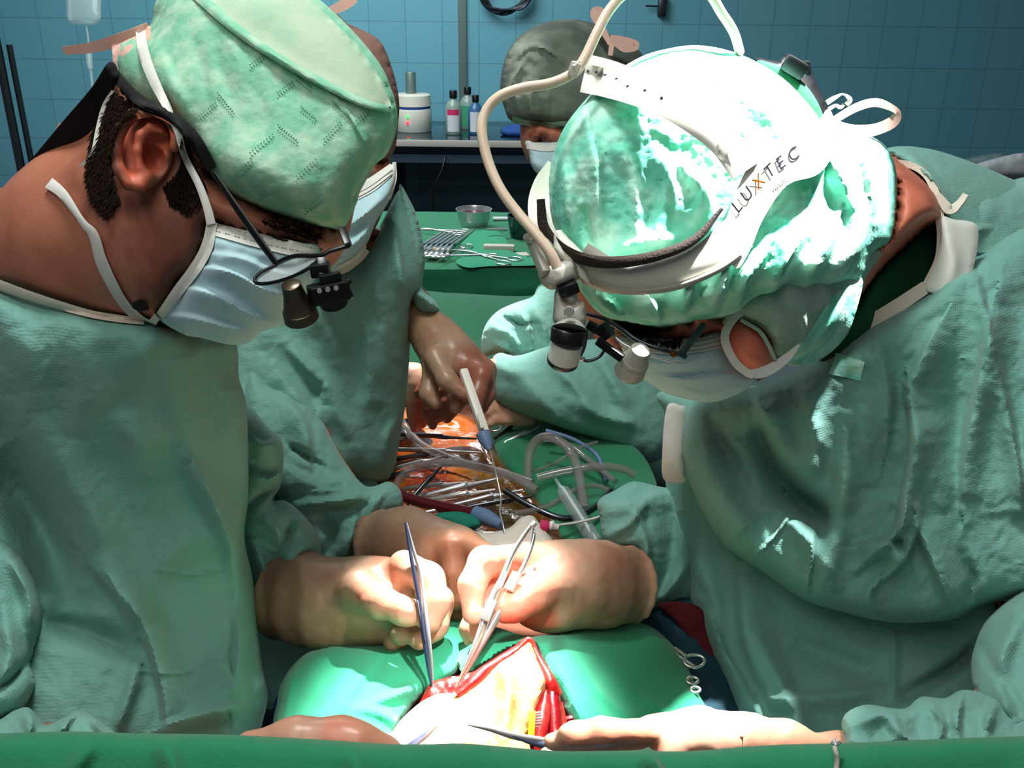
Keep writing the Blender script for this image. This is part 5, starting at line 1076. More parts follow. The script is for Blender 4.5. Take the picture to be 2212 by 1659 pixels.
# ================================================================= second assistant behind the left surgeon (B)
B = Thing('person', 'masked assistant standing behind the left surgeon, holding a cautery pen', 'person')
bd = sdf([([E((725, 260, 1.14), (.068, .10, .08)), E((745, 395, 1.15), (.045, .055, .05)), C((800, 340, 1.09), 16, (840, 370, 1.09), 14)], .04, .04, 1),
          (chain((720, 420, 1.16, 80), (690, 560, 1.2, 100)), .04, .05, 1)], .0035)
bd = bd + sdf([(chain((690, 680, 1.24, 95), (680, 1000, 1.26, 95), (660, 1400, 1.24, 110)) + chain((820, 560, 1.2, 70), (900, 690, 1.28, 34), (980, 760, 1.25, 24)) + chain((640, 700, 1.12, 70), (700, 1090, 1.12, 60), (830, 1150, 1.02, 40)), .05, .05, 1)], .009)
T1(bd); tint(bd, [([(805, 355), (840, 345), (850, 380), (810, 400)], (.8, .7, .66), 10)])
B.add('body', bd, M['skin']); bvb = bd.bvh()
B.add('hair_cap', slab([(700, 20), (750, 50), (785, 66), (822, 90), (848, 150), (862, 215), (860, 270), (850, 330), (812, 350), (760, 300), (690, 200)], [(760, 40, 1.12), (852, 240, 1.12), (700, 200, 1.12)], .07, .09, L=60, step=6, folds=[([(765, 60), (800, 130), (820, 220)], 8, .006), ([(790, 90), (830, 170), (840, 260)], 7, .006)], crumple=[('n', 9, .006), ('r', 9, .005)]), M['brown_net'], label='brownish disposable hair cap')
B.add('cap_tie', ribbon([(700, 30, 1.08), (740, 12, 1.08), (766, -6, 1.08)], [.008, .012, .012]), M['tie_pink'])
mk = slab([(760, 420), (800, 392), (850, 352), (856, 380), (842, 430), (812, 480), (790, 530), (745, 575), (700, 580), (660, 500)], [(850, 352, 1.10), (745, 575, 1.08), (660, 500, 1.08), (800, 480, 1.09)], .035, .05, L=50, step=5, folds=[([(840, 420), (780, 470), (730, 500)], 10, .010, 's'), ([(820, 470), (760, 530), (700, 545)], 9, .006)], crumple=[('n', 9, .004)])
iM = B.add('face_mask', mk, M['mask'], label='pale blue mask seen beside the green cap'); bvM = mk.bvh()
B.add('top_band', band([(756, 425), (800, 400), (850, 362)], [26, 30, 22], [bvM], .001, .001), M['mask_white'], parent=iM)
for k in (0, 9): B.add('pleat_line', band([(758, 424 + k), (800, 402 + k), (848, 366 + k)], 1.4, [bvM], .003, .0006), M['stitch'], parent=iM)
B.add('mask_edge', band([(852, 350), (852, 385), (840, 430)], [8, 10, 8], [bvM], .001, .001), M['mask_white'], parent=iM)
B.add('mask_lower_edge', band([(790, 530), (765, 560), (730, 578)], [7, 9, 8], [bvM], .001, .001), M['mask_white'], parent=iM)
go = [(560, 600), (640, 560), (720, 582), (790, 540), (830, 470), (862, 410), (876, 440), (898, 500), (915, 580), (905, 640), (890, 650), (886, 740), (878, 850), (862, 960), (838, 1040), (760, 1040), (700, 1040), (640, 1100), (560, 1150), (480, 1100), (480, 760)]
gb = slab(go, [(700, 600, 1.20), (870, 420, 1.20), (905, 620, 1.24), (840, 1030, 1.30), (560, 1100, 1.12), (500, 800, 1.16)], .085, .14, L=70, step=5.5,
    folds=[([(590, 790), (640, 850), (680, 900), (690, 870)], 14, .018, 's'), ([(620, 740), (660, 790), (700, 830)], 16, .012), ([(690, 800), (720, 860), (760, 960)], 18, .010), ([(800, 560), (830, 700), (820, 860)], 20, .008), ([(850, 480), (870, 600), (876, 700)], 8, .012, 's'), ([(770, 640), (800, 760), (790, 900)], 16, .008), ([(640, 620), (700, 700), (730, 780)], 22, .010), ([(860, 900), (840, 940), (830, 1000)], 10, .006)], crumple=[('n', 3.5, .012), ('r', 4, .004)])
T1(gb); iG = B.add('gown', gb, M['gown'], label='green surgical gown')
gk = slab([(480, 1020), (640, 1040), (800, 1020), (830, 1200), (840, 1520), (470, 1520)], [(480, 1020, 1.24), (820, 1030, 1.26), (470, 1500, 1.22), (840, 1500, 1.22)], .04, .06, L=60, step=12, crumple=[('n', 4, .012)])
T1(gk); B.add('gown_skirt', gk, M['gown'], parent=iG)
B.add('neck_binding', ribbon([(716, 588, 1.10), (745, 582, 1.09), (775, 560, 1.09), (792, 540, 1.10)], .008, th=.002), M['binding'], parent=iG)
s1 = slab([(862, 400), (884, 430), (905, 480), (918, 560), (912, 620), (940, 650), (948, 672), (925, 680), (896, 662), (884, 600), (870, 500)], [(862, 420, 1.20), (918, 560, 1.22), (948, 672, 1.24), (896, 660, 1.24)], .035, .04, L=24, step=5, folds=[([(884, 520), (896, 570), (880, 610)], 7, .012, 's'), ([(890, 630), (915, 640), (940, 662)], 6, .010, 's')], crumple=[('n', 8, .01)])
T1(s1); B.add('gown_sleeve', s1, M['gown'])
s2 = slab([(540, 780), (580, 830), (640, 850), (690, 900), (740, 990), (790, 1050), (840, 1040), (866, 1062), (868, 1100), (838, 1120), (822, 1160), (812, 1200), (800, 1215), (740, 1225), (690, 1230), (640, 1150), (560, 1000), (520, 880)], [(540, 800, 1.12), (860, 1070, 1.12), (800, 1215, 1.10), (560, 1000, 1.09), (700, 1000, 1.12)], .055, .06, L=50, step=5,
    folds=[([(620, 860), (660, 920), (670, 990)], 12, .016, 's'), ([(610, 1010), (680, 1045), (740, 1040)], 14, .016, 's'), ([(640, 1090), (720, 1085), (790, 1075)], 12, .014), ([(690, 1060), (760, 1060), (830, 1050)], 9, .012, 's'), ([(770, 1110), (760, 1160), (745, 1210)], 12, .012, 's'), ([(700, 1120), (720, 1160), (700, 1210)], 14, -.012), ([(830, 1060), (800, 1110), (790, 1180)], 9, .010), ([(620, 960), (700, 1010)], 8, -.01)], crumple=[('n', 6, .012), ('r', 6, .005)])
T1(s2); B.add('gown_sleeve', s2, M['gown'])
# lower gloved hand (between the two operating hands)
palm = chain((822, 1175, 1.06, 70), (880, 1175, 1.03, 72), (940, 1190, 1.0, 62), (990, 1180, .99, 44))
f1 = chain((975, 1180, .975, 36), (980, 1240, .96, 24), (985, 1300, .95, 20)); f2 = chain((1010, 1185, .99, 34), (1045, 1200, .99, 24), (1060, 1240, .985, 20))
f3 = chain((940, 1200, .99, 40), (965, 1290, .975, 24), (985, 1326, .965, 20)); f4 = chain((1015, 1180, 1.0, 30), (1010, 1260, .985, 20), (1005, 1330, .98, 18))
g = glove([(palm, .02, .02, 1), (cut((812, 1175, 1.064), (868, 1176, 1.035)), .01, .003, -1), (ring((868, 1176, 1.035), (910, 1182, 1.015), 70, 4), .003, .006, 1), (ring((826, 1175, 1.058), (870, 1176, 1.035), 70, 4), .003, .006, 1), (f1, .01, .008, 1), (f2, .01, .008, 1), (f3, .01, .006, 1), (f4, .01, .006, 1)], .0022)
T1(g); tint(g, [([(900, 1150), (1080, 1140), (1080, 1340), (940, 1340)], (.95, .74, .66), 20), ((830, 1170, 40), (.8, .74, .68), 40)]); g.tint *= .8  # brownish over-glove, darkened all over to imitate shade
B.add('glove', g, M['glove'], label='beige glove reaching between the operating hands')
# upper gloved hand with pen
palm = chain((905, 690, 1.25, 40), (945, 735, 1.235, 46), (975, 775, 1.22, 52), (990, 790, 1.215, 46))
th_ = chain((940, 770, 1.19, 26), (965, 820, 1.17, 20), (1005, 850, 1.165, 16)); ix = chain((1010, 790, 1.20, 30), (1040, 810, 1.18, 22), (1030, 850, 1.17, 18), (1030, 884, 1.165, 14))
mi = chain((1010, 770, 1.22, 30), (1050, 800, 1.205, 20), (1050, 850, 1.195, 18), (1042, 880, 1.19, 14)); ri = chain((975, 800, 1.22, 30), (1000, 850, 1.2, 18), (985, 880, 1.19, 15)); li = chain((940, 790, 1.22, 28), (925, 850, 1.20, 17), (940, 870, 1.195, 14))
g = glove([(palm, .02, .02, 1), (th_, .01, .01, 1), (ix, .01, .006, 1), (mi, .01, .005, 1), (ri, .01, .006, 1), (li, .01, .006, 1)], .0024)
T1(g); tint(g, [([(985, 745), (1060, 760), (1075, 850), (1050, 900), (1000, 890), (985, 800)], (.78, .46, .42), 22), ((920, 700, 50), (.85, .8, .75), 30)]); g.tint *= .75  # over-glove colour lowered as a whole, shade put into the tint
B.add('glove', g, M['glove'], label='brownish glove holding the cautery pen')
tuck(B.parts[0][1], [p[1] for p in B.parts if p[0] in ('surgical_cap','gown','gown_skirt','gown_front','gown_sleeve','sleeve_cuff','face_mask','bouffant_cap','under_cap','hair_cap','hair_net','collar_flap','scrub_shirt','glove')], reach=0.14)
B.done()
# cautery pen
t = Thing('cautery_pen', 'white cautery pen with grey tip and long wavy wire, held in a gloved hand', 'cautery pen')
t.add('pen_body', bar((1000, 800, 1.175), (1048, 938, 1.13), .011, .012, .003), M['white'])
t.add('button', bar((1035, 895, 1.125), (1042, 925, 1.12), .005, .003, .001), M['mask_white'])
t.add('grey_collar', lathe(P(1043, 936, 1.13), P(1058, 972, 1.12), [(0, .009), (.4, .0085), (1, .0035)], 20), M['bluepad'], label='blue-grey tip collar')
t.add('wire', tube([(1057, 968, 1.12), (1066, 1000, 1.10), (1073, 1030, 1.085), (1082, 1075, 1.07), (1080, 1105, 1.055), (1088, 1140, 1.04), (1096, 1176, 1.03)], .0011, seg=8), M['chrome'])
t.done()
# ================================================================= background assistant (D)
D = Thing('person', 'assistant in grey hair net and mask standing behind the right surgeon', 'person')
bd = sdf([([E((1215, 190, 1.72), (.09, .115, .10)), E((1200, 290, 1.70), (.065, .075, .07)), C((1165, 285, 1.63), 7, (1150, 306, 1.61), 9), Epx((1190, 286, 1.645), 16, 9, .012)], .02, .03, 1), (chain((1250, 330, 1.76, 60), (1290, 460, 1.8, 80)), .04, .04, 1)], .004)
bd = bd + sdf([(chain((1330, 560, 1.85, 150), (1380, 1000, 1.8, 170)) + chain((1330, 560, 1.75, 80), (1230, 820, 1.5, 50), (1080, 790, 1.42, 30)), .05, .05, 1)], .012)
T1(bd); tint(bd, [([(1130, 285), (1180, 290), (1190, 305), (1150, 308)], (.4, .32, .3), 14), ((1172, 296, 14), (.5, .4, .38), 10)])
D.add('body', bd, M['skin'])
net = slab([(1080, 190), (1090, 130), (1115, 85), (1160, 55), (1215, 42), (1275, 48), (1320, 75), (1372, 100), (1400, 150), (1390, 230), (1300, 275), (1215, 275), (1160, 266), (1106, 262), (1090, 235)], [(1080, 190, 1.72), (1240, 42, 1.74), (1390, 150, 1.76), (1106, 262, 1.68), (1215, 275, 1.66)], .10, .11, L=70, step=6,
    folds=[([(1110, 130), (1150, 100), (1200, 120), (1260, 190)], 6, .006, 'p'), ([(1120, 240), (1110, 180), (1140, 120)], 6, .005, 'p'), ([(1150, 250), (1145, 210), (1160, 180)], 6, .006), ([(1180, 260), (1180, 220), (1190, 190)], 7, .005), ([(1215, 70), (1280, 90), (1330, 130)], 7, .005, 'p')], crumple=[('n', 9, .006), ('r', 7, .004)])
D.add('hair_net', net, M['netcap'], label='thin grey-green hair net over dark hair'); bvn = net.bvh()
D.add('net_edge', band([(1106, 258), (1140, 266), (1180, 270), (1225, 268)], [14, 12, 12, 14], [bvn], .002, .002), M['cap_grey'], label='greenish gathered edge')
D.add('net_tie', ribbon([(1318, 95, 1.62), (1300, 60, 1.62), (1284, 30, 1.62), (1290, 20, 1.62), (1300, 30, 1.62), (1304, 60, 1.62)], [.008, .012, .015, .010, .014, .008]), M['tie_pink'], label='pinkish bow of the net')
D.add('net_tie', ribbon([(1318, 80, 1.62), (1345, 88, 1.62), (1372, 98, 1.62), (1350, 104, 1.62), (1325, 92, 1.62), (1318, 120, 1.62)], [.008, .014, .016, .014, .010, .008]), M['tie_pink'], label='pinkish bow of the net')
mk = slab([(1136, 304), (1180, 308), (1230, 304), (1260, 330), (1240, 400), (1200, 400), (1175, 388), (1150, 362), (1142, 330)], [(1136, 304, 1.63), (1240, 304, 1.66), (1240, 400, 1.68), (1160, 370, 1.64)], .03, .03, L=34, step=5, folds=[([(1145, 345), (1190, 360), (1230, 350)], 8, .006, 's')], crumple=[('n', 9, .004)])
iM = D.add('face_mask', mk, M['mask'], label='pale blue mask below closed eyes'); D.add('top_band', band([(1138, 312), (1180, 318), (1230, 312)], 18, [mk.bvh()], .001, .001), M['mask_white'], parent=iM)
g0 = slab([(1180, 470), (1260, 400), (1400, 420), (1500, 560), (1480, 1000), (1400, 1060), (1300, 1000), (1220, 700)], [(1300, 400, 1.80), (1480, 700, 1.85), (1300, 1000, 1.75), (1200, 500, 1.8)], .10, .14, L=80, step=10, crumple=[('n', 3, .012)])
T1(g0); iG = D.add('gown', g0, M['gown'])
s1 = slab([(1044, 770), (1040, 735), (1050, 700), (1075, 672), (1110, 655), (1150, 640), (1172, 612), (1260, 600), (1280, 700), (1240, 790), (1130, 800), (1080, 765)], [(1044, 750, 1.50), (1150, 640, 1.54), (1270, 620, 1.6), (1200, 790, 1.50)], .06, .06, L=40, step=5,
    folds=[([(1060, 700), (1100, 720), (1130, 760)], 8, .012, 's'), ([(1110, 660), (1140, 700), (1150, 750)], 8, .014, 's'), ([(1150, 650), (1175, 700), (1185, 750)], 8, .012, 's'), ([(1070, 740), (1100, 760)], 6, .01), ([(1080, 680), (1120, 700), (1160, 700)], 6, -.01)], crumple=[('n', 9, .010), ('r', 8, .006)])
T1(s1); D.add('gown_sleeve', s1, M['gown'], label='near sleeve of the raised arm')
s2 = slab([(1058, 800), (1064, 775), (1080, 762), (1120, 768), (1200, 745), (1330, 735), (1450, 800), (1470, 900), (1430, 990), (1370, 990), (1300, 955), (1230, 930), (1160, 905), (1100, 885), (1064, 860), (1055, 830)], [(1058, 800, 1.42), (1300, 740, 1.45), (1450, 850, 1.48), (1300, 950, 1.42), (1100, 880, 1.40)], .075, .07, L=60, step=6,
    folds=[([(1100, 790), (1160, 850), (1200, 900)], 14, .014, 's'), ([(1180, 770), (1240, 830), (1290, 900)], 16, .012), ([(1290, 760), (1330, 830), (1360, 900)], 18, .014), ([(1070, 780), (1100, 800), (1140, 800)], 8, .010, 's'), ([(1240, 870), (1310, 900), (1380, 920)], 16, .012)], crumple=[('n', 5, .012), ('r', 5, .004)])
T1(s2); D.add('gown_sleeve', s2, M['gown'], label='sleeve reaching toward the amber film')
hand = chain((1075, 800, 1.40, 26), (1030, 815, 1.39, 34), (985, 840, 1.385, 34)); fs = [chain((985, 830, 1.38, 22), (945, 850, 1.37, 16), (925, 890, 1.365, 13), (935, 920, 1.36, 10)), chain((990, 850, 1.375, 20), (955, 875, 1.365, 15), (950, 900, 1.36, 13)), chain((1000, 860, 1.38, 18), (975, 885, 1.37, 13), (965, 905, 1.37, 11)), chain((980, 815, 1.39, 20), (930, 820, 1.38, 16), (905, 850, 1.37, 13))]
g = glove([(hand, .02, .02, 1)] + [(f, .01, .006, 1) for f in fs], .0028)
T1(g); tint(g, [([(880, 780), (1010, 790), (1000, 930), (880, 960)], (.62, .30, .26), 30)]); D.add('glove', g, M['glove'], label='blood-stained glove working in the open chest')
h2 = chain((1140, 900, 1.42, 22), (1100, 895, 1.40, 24)); f2 = [chain((1095, 890, 1.395, 15), (1068, 880, 1.39, 12), (1055, 890, 1.385, 10)), chain((1095, 905, 1.395, 15), (1070, 905, 1.39, 12), (1058, 915, 1.385, 10)), chain((1085, 880, 1.395, 10), (1062, 868, 1.39, 9), (1050, 870, 1.385, 9))]
g = glove([(h2, .01, .01, 1)] + [(f, .006, .005, 1) for f in f2], .0026); T1(g); D.add('glove', g, M['glove_lit'], label='pale gloved fingertips near the scissors')
tuck(D.parts[0][1], [p[1] for p in D.parts if p[0] in ('surgical_cap','gown','gown_skirt','gown_front','gown_sleeve','sleeve_cuff','face_mask','bouffant_cap','under_cap','hair_cap','hair_net','collar_flap','scrub_shirt','glove')], reach=0.2)
D.done()
# another hand at the tray, brightly lit
t = Thing('person', 'gloved hand and forearm of a half-hidden helper beside the amber film', 'person')
g = glove([(chain((840, 830, 1.45, 40), (890, 825, 1.44, 36), (910, 850, 1.43, 30)), .02, .02, 1), (chain((890, 840, 1.42, 20), (895, 890, 1.41, 14), (890, 930, 1.40, 12)), .01, .008, 1), (chain((915, 840, 1.43, 18), (925, 880, 1.42, 14), (912, 915, 1.41, 12)), .01, .008, 1)], .003)
T1(g); tint(g, [([(870, 860), (940, 850), (940, 950), (870, 950)], (.7, .36, .30), 24)]); t.add('glove', g, M['glove_lit']); t.add('forearm', tube([(700, 840, 1.52), (770, 835, 1.5), (850, 830, 1.46)], [.04, .036, .03], seg=16), M['gown']); t.done()
# ================================================================= patient, drapes
Pz = Thing('patient', 'patient lying under green drapes, with a tissue flap and red opening between the hands', 'person')
bm_ = sdf([([E((1040, 1560, .90), (.14, .08, .14)), E((1020, 1250, 1.25), (.20, .10, .30)), E((1000, 900, 1.9), (.16, .10, .4))], .1, .1, 1)], .010)
bm_.v[:, 2] -= .07
Pz.add('body', T1(bm_), M['skin'])
def zs(x, y, z): return (x, y, zd(x, y, z))
flap = slab([(985, 1500), (1030, 1468), (1070, 1435), (1110, 1408), (1142, 1380), (1150, 1388), (1165, 1430), (1186, 1470), (1176, 1500), (1162, 1530), (1146, 1570), (1138, 1590), (1130, 1640), (930, 1640), (930, 1560), (955, 1520)],
    [(985, 1500, .80), (1145, 1382, .83), (1186, 1470, .81), (1138, 1600, .765), (940, 1620, .765)], .018, .012, L=40, step=6, folds=[([(1090, 1430), (1100, 1500), (1090, 1580)], 22, .006), ([(1150, 1400), (1170, 1460), (1165, 1520)], 8, .005)], crumple=[('n', 10, .003), ('n', 28, .0012)])
T1(flap); tint(flap, [([(1100, 1505), (1112, 1500), (1116, 1530), (1108, 1560), (1106, 1600), (1094, 1600), (1100, 1560), (1096, 1530)], (.9, .42, .3), 8), ((1090, 1470, 20), (1, .82, .6), 20), ((1075, 1545, 16), (1, .8, .62), 16), ((1150, 1400, 14), (.9, .5, .42), 14), ((1015, 1450, 30), (.9, .5, .42), 20)])
Pz.add('tissue_flap', flap, M['flap'], label='pale stretched tissue flap'); bvFl = flap.bvh()
Pz.add('flap_edge', tube([(986, 1502, .79), (1030, 1466, .80), (1075, 1432, .815), (1115, 1404, .822), (1144, 1380, .825), (1160, 1415, .82), (1187, 1468, .80), (1200, 1500, .80)], [.004, .006, .005, .004, .002, .003, .005, .006], seg=10), M['red'], label='red cut edge')
op = slab([(920, 1490), (960, 1465), (1010, 1455), (1080, 1425), (1140, 1385), (1180, 1440), (1205, 1500), (1225, 1560), (1235, 1600), (1150, 1650), (1100, 1650), (900, 1600)], [(920, 1490, .83), (1140, 1385, .86), (1230, 1560, .82), (1000, 1620, .80)], .004, .03, L=30, step=7, crumple=[('n', 12, .008), ('n', 30, .003)])
T1(op); Pz.add('incision', op, M['red'], label='red open tissue behind the flap')
Pz.add('white_swab', slab([(862, 1560), (905, 1520), (945, 1500), (984, 1502), (1000, 1545), (990, 1600), (980, 1660), (830, 1660), (840, 1600)], [(900, 1520, .805), (984, 1502, .80), (990, 1650, .75), (840, 1650, .755)], .014, .012, L=30, step=6, crumple=[('n', 10, .005)]), M['gauze'], label='white swab in the brightest light')
for i, (pts, r) in enumerate([([(1178, 1500, .80), (1172, 1540, .785), (1165, 1590, .775), (1160, 1640, .77)], .007), ([(1192, 1495, .80), (1196, 1540, .79), (1200, 1590, .78), (1205, 1630, .77)], .007), ([(1204, 1520, .80), (1212, 1560, .79), (1218, 1600, .78)], .005), ([(1180, 1560, .785), (1190, 1530, .79), (1205, 1516, .795)], .0025)]):
    Pz.add('tissue_strand', tube(pts, r, seg=10), M['deepred' if i % 2 else 'red'])
Pz.add('dark_vessel', tube([(1205, 1560, .80), (1235, 1552, .80), (1250, 1556, .80)], .003), M['deepred'])
Pz.done()
t = Thing('retractor', 'small toothed steel and yellow retractor beside the red tissue', 'retractor')
t.add('yellow_bar', bar((1150, 1535, .775), (1146, 1610, .765), .006, .005, .001), M['yellow'], label='yellow bar')
for k in range(9): t.add('tooth', bar((1156, 1540 + 6 * k, .773), (1170, 1538 + 6 * k, .773), .0012, .0012, .0002), M['steel'])
t.done()
# green towels
tow = slab([(598, 1520), (606, 1480), (630, 1440), (668, 1408), (730, 1390), (800, 1392), (850, 1384), (900, 1368), (940, 1345), (985, 1330), (1015, 1350), (1010, 1400), (990, 1450), (950, 1480), (915, 1500), (880, 1540), (850, 1590), (830, 1650), (600, 1660), (590, 1570)],
    [(598, 1520, .86), (730, 1390, .93), (985, 1330, .98), (915, 1500, .86), (830, 1650, .76), (600, 1650, .77)], .035, .05, L=46, step=6, folds=[([(640, 1440), (625, 1500), (612, 1580)], 5, .003), ([(830, 1400), (770, 1480), (720, 1560), (700, 1600)], 16, .006, 's'), ([(900, 1480), (860, 1500), (800, 1520)], 10, .008), ([(760, 1530), (820, 1540), (870, 1570)], 12, .006)], crumple=[('n', 3, .010), ('n', 10, .002)])
T1(tow); tow.tint *= 1
one('surgical_towel', 'green towel draped left of the incision, in front of the tweezers hand', 'towel', tow, M['towel'])
tow = slab([(1000, 1360), (1060, 1352), (1130, 1372), (1200, 1368), (1270, 1350), (1330, 1340), (1400, 1350), (1450, 1390), (1485, 1440), (1510, 1500), (1540, 1560), (1500, 1600), (1400, 1590), (1300, 1600), (1248, 1580), (1225, 1540), (1200, 1490), (1175, 1440), (1150, 1388), (1090, 1408), (1040, 1440), (1005, 1460), (985, 1420)],
    [(1000, 1360, .96), (1270, 1350, .97), (1450, 1390, .97), (1540, 1560, .84), (1248, 1580, .80), (1150, 1400, .87), (1010, 1450, .87)], .03, .05, L=46, step=6, folds=[([(1260, 1440), (1300, 1500), (1380, 1560)], 10, .004), ([(1380, 1500), (1450, 1540), (1520, 1550)], 8, .004), ([(1180, 1400), (1220, 1480), (1260, 1560)], 10, .004)], crumple=[('n', 3, .008), ('n', 10, .002)])
T1(tow); tint(tow, [((1204, 1395, 16), (.35, .5, .5), 14), ([(1213, 1455), (1222, 1455), (1222, 1480), (1213, 1480)], (.5, .75, .7), 3), ([(1213, 1492), (1222, 1492), (1222, 1502), (1213, 1502)], (.6, .8, .75), 3)])
one('surgical_towel', 'green towel with a dark stain draped right of the tissue flap', 'towel', tow, M['towel'])
cl = slab([(590, 1540), (600, 1500), (640, 1440), (655, 1470), (625, 1540), (615, 1600), (620, 1660), (588, 1660)], [(600, 1500, .90), (620, 1650, .80)], .01, .03, L=14, step=6)
one('drape_edge', 'blue drape strip peeking out under the left towel', 'drape', cl, M['bluecloth'])
# big patient drape base
nx, ny = 70, 90; vv = []; x_ = np.linspace(-.46, .46, nx); y_ = np.linspace(.50, 2.45, ny)
XX, YY = np.meshgrid(x_, y_); ZZ = .80 - .15 * np.clip((np.abs(XX + 0.0) - .34) / .12, 0, 1) ** 1.5 + .015 * fbm(np.column_stack([XX.ravel() * 6, YY.ravel() * 5, XX.ravel() * 0]), 3).reshape(XX.shape)
top = np.stack([XX, YY, ZZ], -1).reshape(-1, 3); f = [(j * nx + i, j * nx + i + 1, (j + 1) * nx + i + 1, (j + 1) * nx + i) for j in range(ny - 1) for i in range(nx - 1)]
base = Me(np.concatenate([top, top - [0, 0, .01]]), f + [tuple(k + nx * ny for k in q[::-1]) for q in f])
t = Thing('operating_table', 'operating table with dark blue-green sheets beneath patient', 'table'); t.add('sheet', fixn(base), M['drape_blue'])
t.add('table_top', box((0, 1.5, .56), (.55, 1.9, .08), bev=.02), M['black']); t.add('column', box((0, 1.5, .27), (.3, .4, .6), bev=.02), M['steel_dark']); t.add('base', box((0, 1.5, .04), (.6, 1.1, .08), bev=.02), M['steel_dark']); t.done()
# clamps and clips in the shadow right of the towel
def ring_clip(c, r, lbl, ang, grp=None):
    t = Thing('towel_clip', lbl, 'clip', group=grp); cc = np.array(c)
    px = c[2] / FPX
    t.add('finger_ring', tube([(c[0] + r * math.cos(a_), c[1] + r * .62 * math.sin(a_), c[2] - .0002 * r * math.sin(a_)) for a_ in np.linspace(0, 2 * math.pi, 16)], .0016, seg=8, n=3), M['chrome'])
    t.add('shank', tube([(c[0] + r * math.cos(ang), c[1] + r * .62 * math.sin(ang), c[2]), (c[0] + 2.6 * r * math.cos(ang), c[1] + 2 * r * math.sin(ang), c[2] + .01)], [.002, .0012], seg=8), M['chrome']); t.done()
ring_clip((1500, 1428, .90), 22, 'chrome clip ring topmost in the dark gap beside the gown', -2.4)
ring_clip((1496, 1470, .88), 12, 'small chrome clip ring in the middle of the dark gap', 1.2)
ring_clip((1502, 1490, .87), 10, 'small chrome clip ring lowest in the dark gap', 1.6)
ring_clip((676, 1384, .92), 13, 'chrome clip ring beneath the tweezers hand at left', .4)
one('steel_rod', 'thin shiny steel rod slanting behind the right towel', 'rod', tube([(1330, 1325, 1.0), (1380, 1360, .98), (1440, 1400, .95), (1500, 1440, .93)], .0022, seg=10), M['chrome'])
one('dark_sheet', 'dark blue sheet with red patch right of the operating hand', 'sheet', T1(slab([(1330, 1310), (1400, 1290), (1490, 1290), (1540, 1330), (1600, 1500), (1640, 1640), (1480, 1660), (1500, 1500), (1440, 1400), (1370, 1350)], [(1340, 1320, 1.02), (1540, 1320, 1.02), (1600, 1620, .90), (1500, 1620, .88)], .012, .03, L=24, step=8, folds=[([(1400, 1320), (1440, 1360), (1480, 1420)], 9, .01)], crumple=[('n', 8, .012)])), M['drape_blue'])
one('red_cloth', 'dark red cloth patch showing between the sleeve and the gown', 'cloth', slab([(1420, 1306), (1470, 1300), (1520, 1320), (1550, 1400), (1560, 1450), (1510, 1410), (1460, 1345)], [(1440, 1318, 1.0), (1530, 1430, .97), (1500, 1350, .985)], .006, .01, L=12, step=5), mat('dark_red_cloth', (84, 16, 28), .9))
# ================================================================= amber film tray and instruments
amb = slab([(780, 915), (870, 880), (930, 880), (1010, 900), (1050, 935), (1080, 985), (1130, 1040), (1190, 1110), (1220, 1170), (1170, 1215), (1000, 1215), (860, 1150), (780, 1080)], [(780, 915, 1.50), (1010, 890, 1.52), (1220, 1170, 1.14), (800, 1100, 1.22), (1000, 1210, 1.10)], .03, .05, L=40, step=7, folds=[([(1030, 930), (1090, 1010), (1180, 1110)], 10, .012), ([(850, 905), (950, 905), (1020, 915)], 9, .01)], crumple=[('n', 8, .014), ('r', 10, .006)])
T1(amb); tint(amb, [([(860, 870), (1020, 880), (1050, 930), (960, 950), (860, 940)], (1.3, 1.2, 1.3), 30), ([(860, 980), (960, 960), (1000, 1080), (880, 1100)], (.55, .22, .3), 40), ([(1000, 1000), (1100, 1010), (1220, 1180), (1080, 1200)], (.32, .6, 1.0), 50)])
one('amber_film', 'glossy amber adhesive film over the patient under the instruments', 'film', amb, M['amber'])
one('green_cloth', 'green cloth under the coiled tubes right of the amber film', 'cloth', T1(slab([(1060, 930), (1100, 905), (1200, 900), (1330, 940), (1400, 1000), (1420, 1100), (1330, 1160), (1230, 1180), (1160, 1080), (1090, 1010)], [(1060, 930, 1.45), (1330, 940, 1.42), (1400, 1100, 1.18), (1200, 1170, 1.14)], .02, .05, L=40, step=8, folds=[([(1100, 950), (1160, 1000), (1230, 1040)], 14, .015)], crumple=[('n', 5, .015)])), M['drape'])
one('teal_cloth', 'bright teal cloth patch below the blood-filled tube', 'cloth', T1(slab([(940, 1112), (990, 1105), (1030, 1118), (1036, 1140), (990, 1150), (945, 1140)], [(940, 1112, 1.10), (1036, 1140, 1.08), (1000, 1110, 1.10)], .012, .01, L=14, step=5, crumple=[('n', 12, .006)])), M['teal'])
one('gauze_pad', 'crumpled white gauze behind the forceps tips', 'gauze', slab([(1020, 1155), (1060, 1150), (1100, 1140), (1125, 1118), (1150, 1114), (1165, 1130), (1190, 1160), (1196, 1200), (1060, 1215)], [(1020, 1155, 1.05), (1150, 1114, 1.07), (1196, 1200, 1.03), (1060, 1215, 1.02)], .02, .02, L=24, step=5, crumple=[('n', 9, .008), ('n', 26, .003)]), M['gauze'])
one('blue_sleeve', 'bluish-grey transparent plastic sleeve behind the right operating hand', 'plastic sleeve', slab([(1080, 1180), (1180, 1165), (1210, 1172), (1262, 1190), (1290, 1205), (1240, 1240), (1100, 1220)], [(1080, 1190, 1.03), (1180, 1165, 1.05), (1280, 1210, 1.03)], .02, .02, L=20, step=5, crumple=[('n', 9, .005)]), M['bluepad'])
one('red_stopper', 'small red stopper on a white connector behind the gauze', 'stopper', lathe(P(1166, 1136, 1.05), P(1186, 1138, 1.05), [(0, .005), (.1, .007), (.8, .007), (1, .005)], 20), M['pink'])
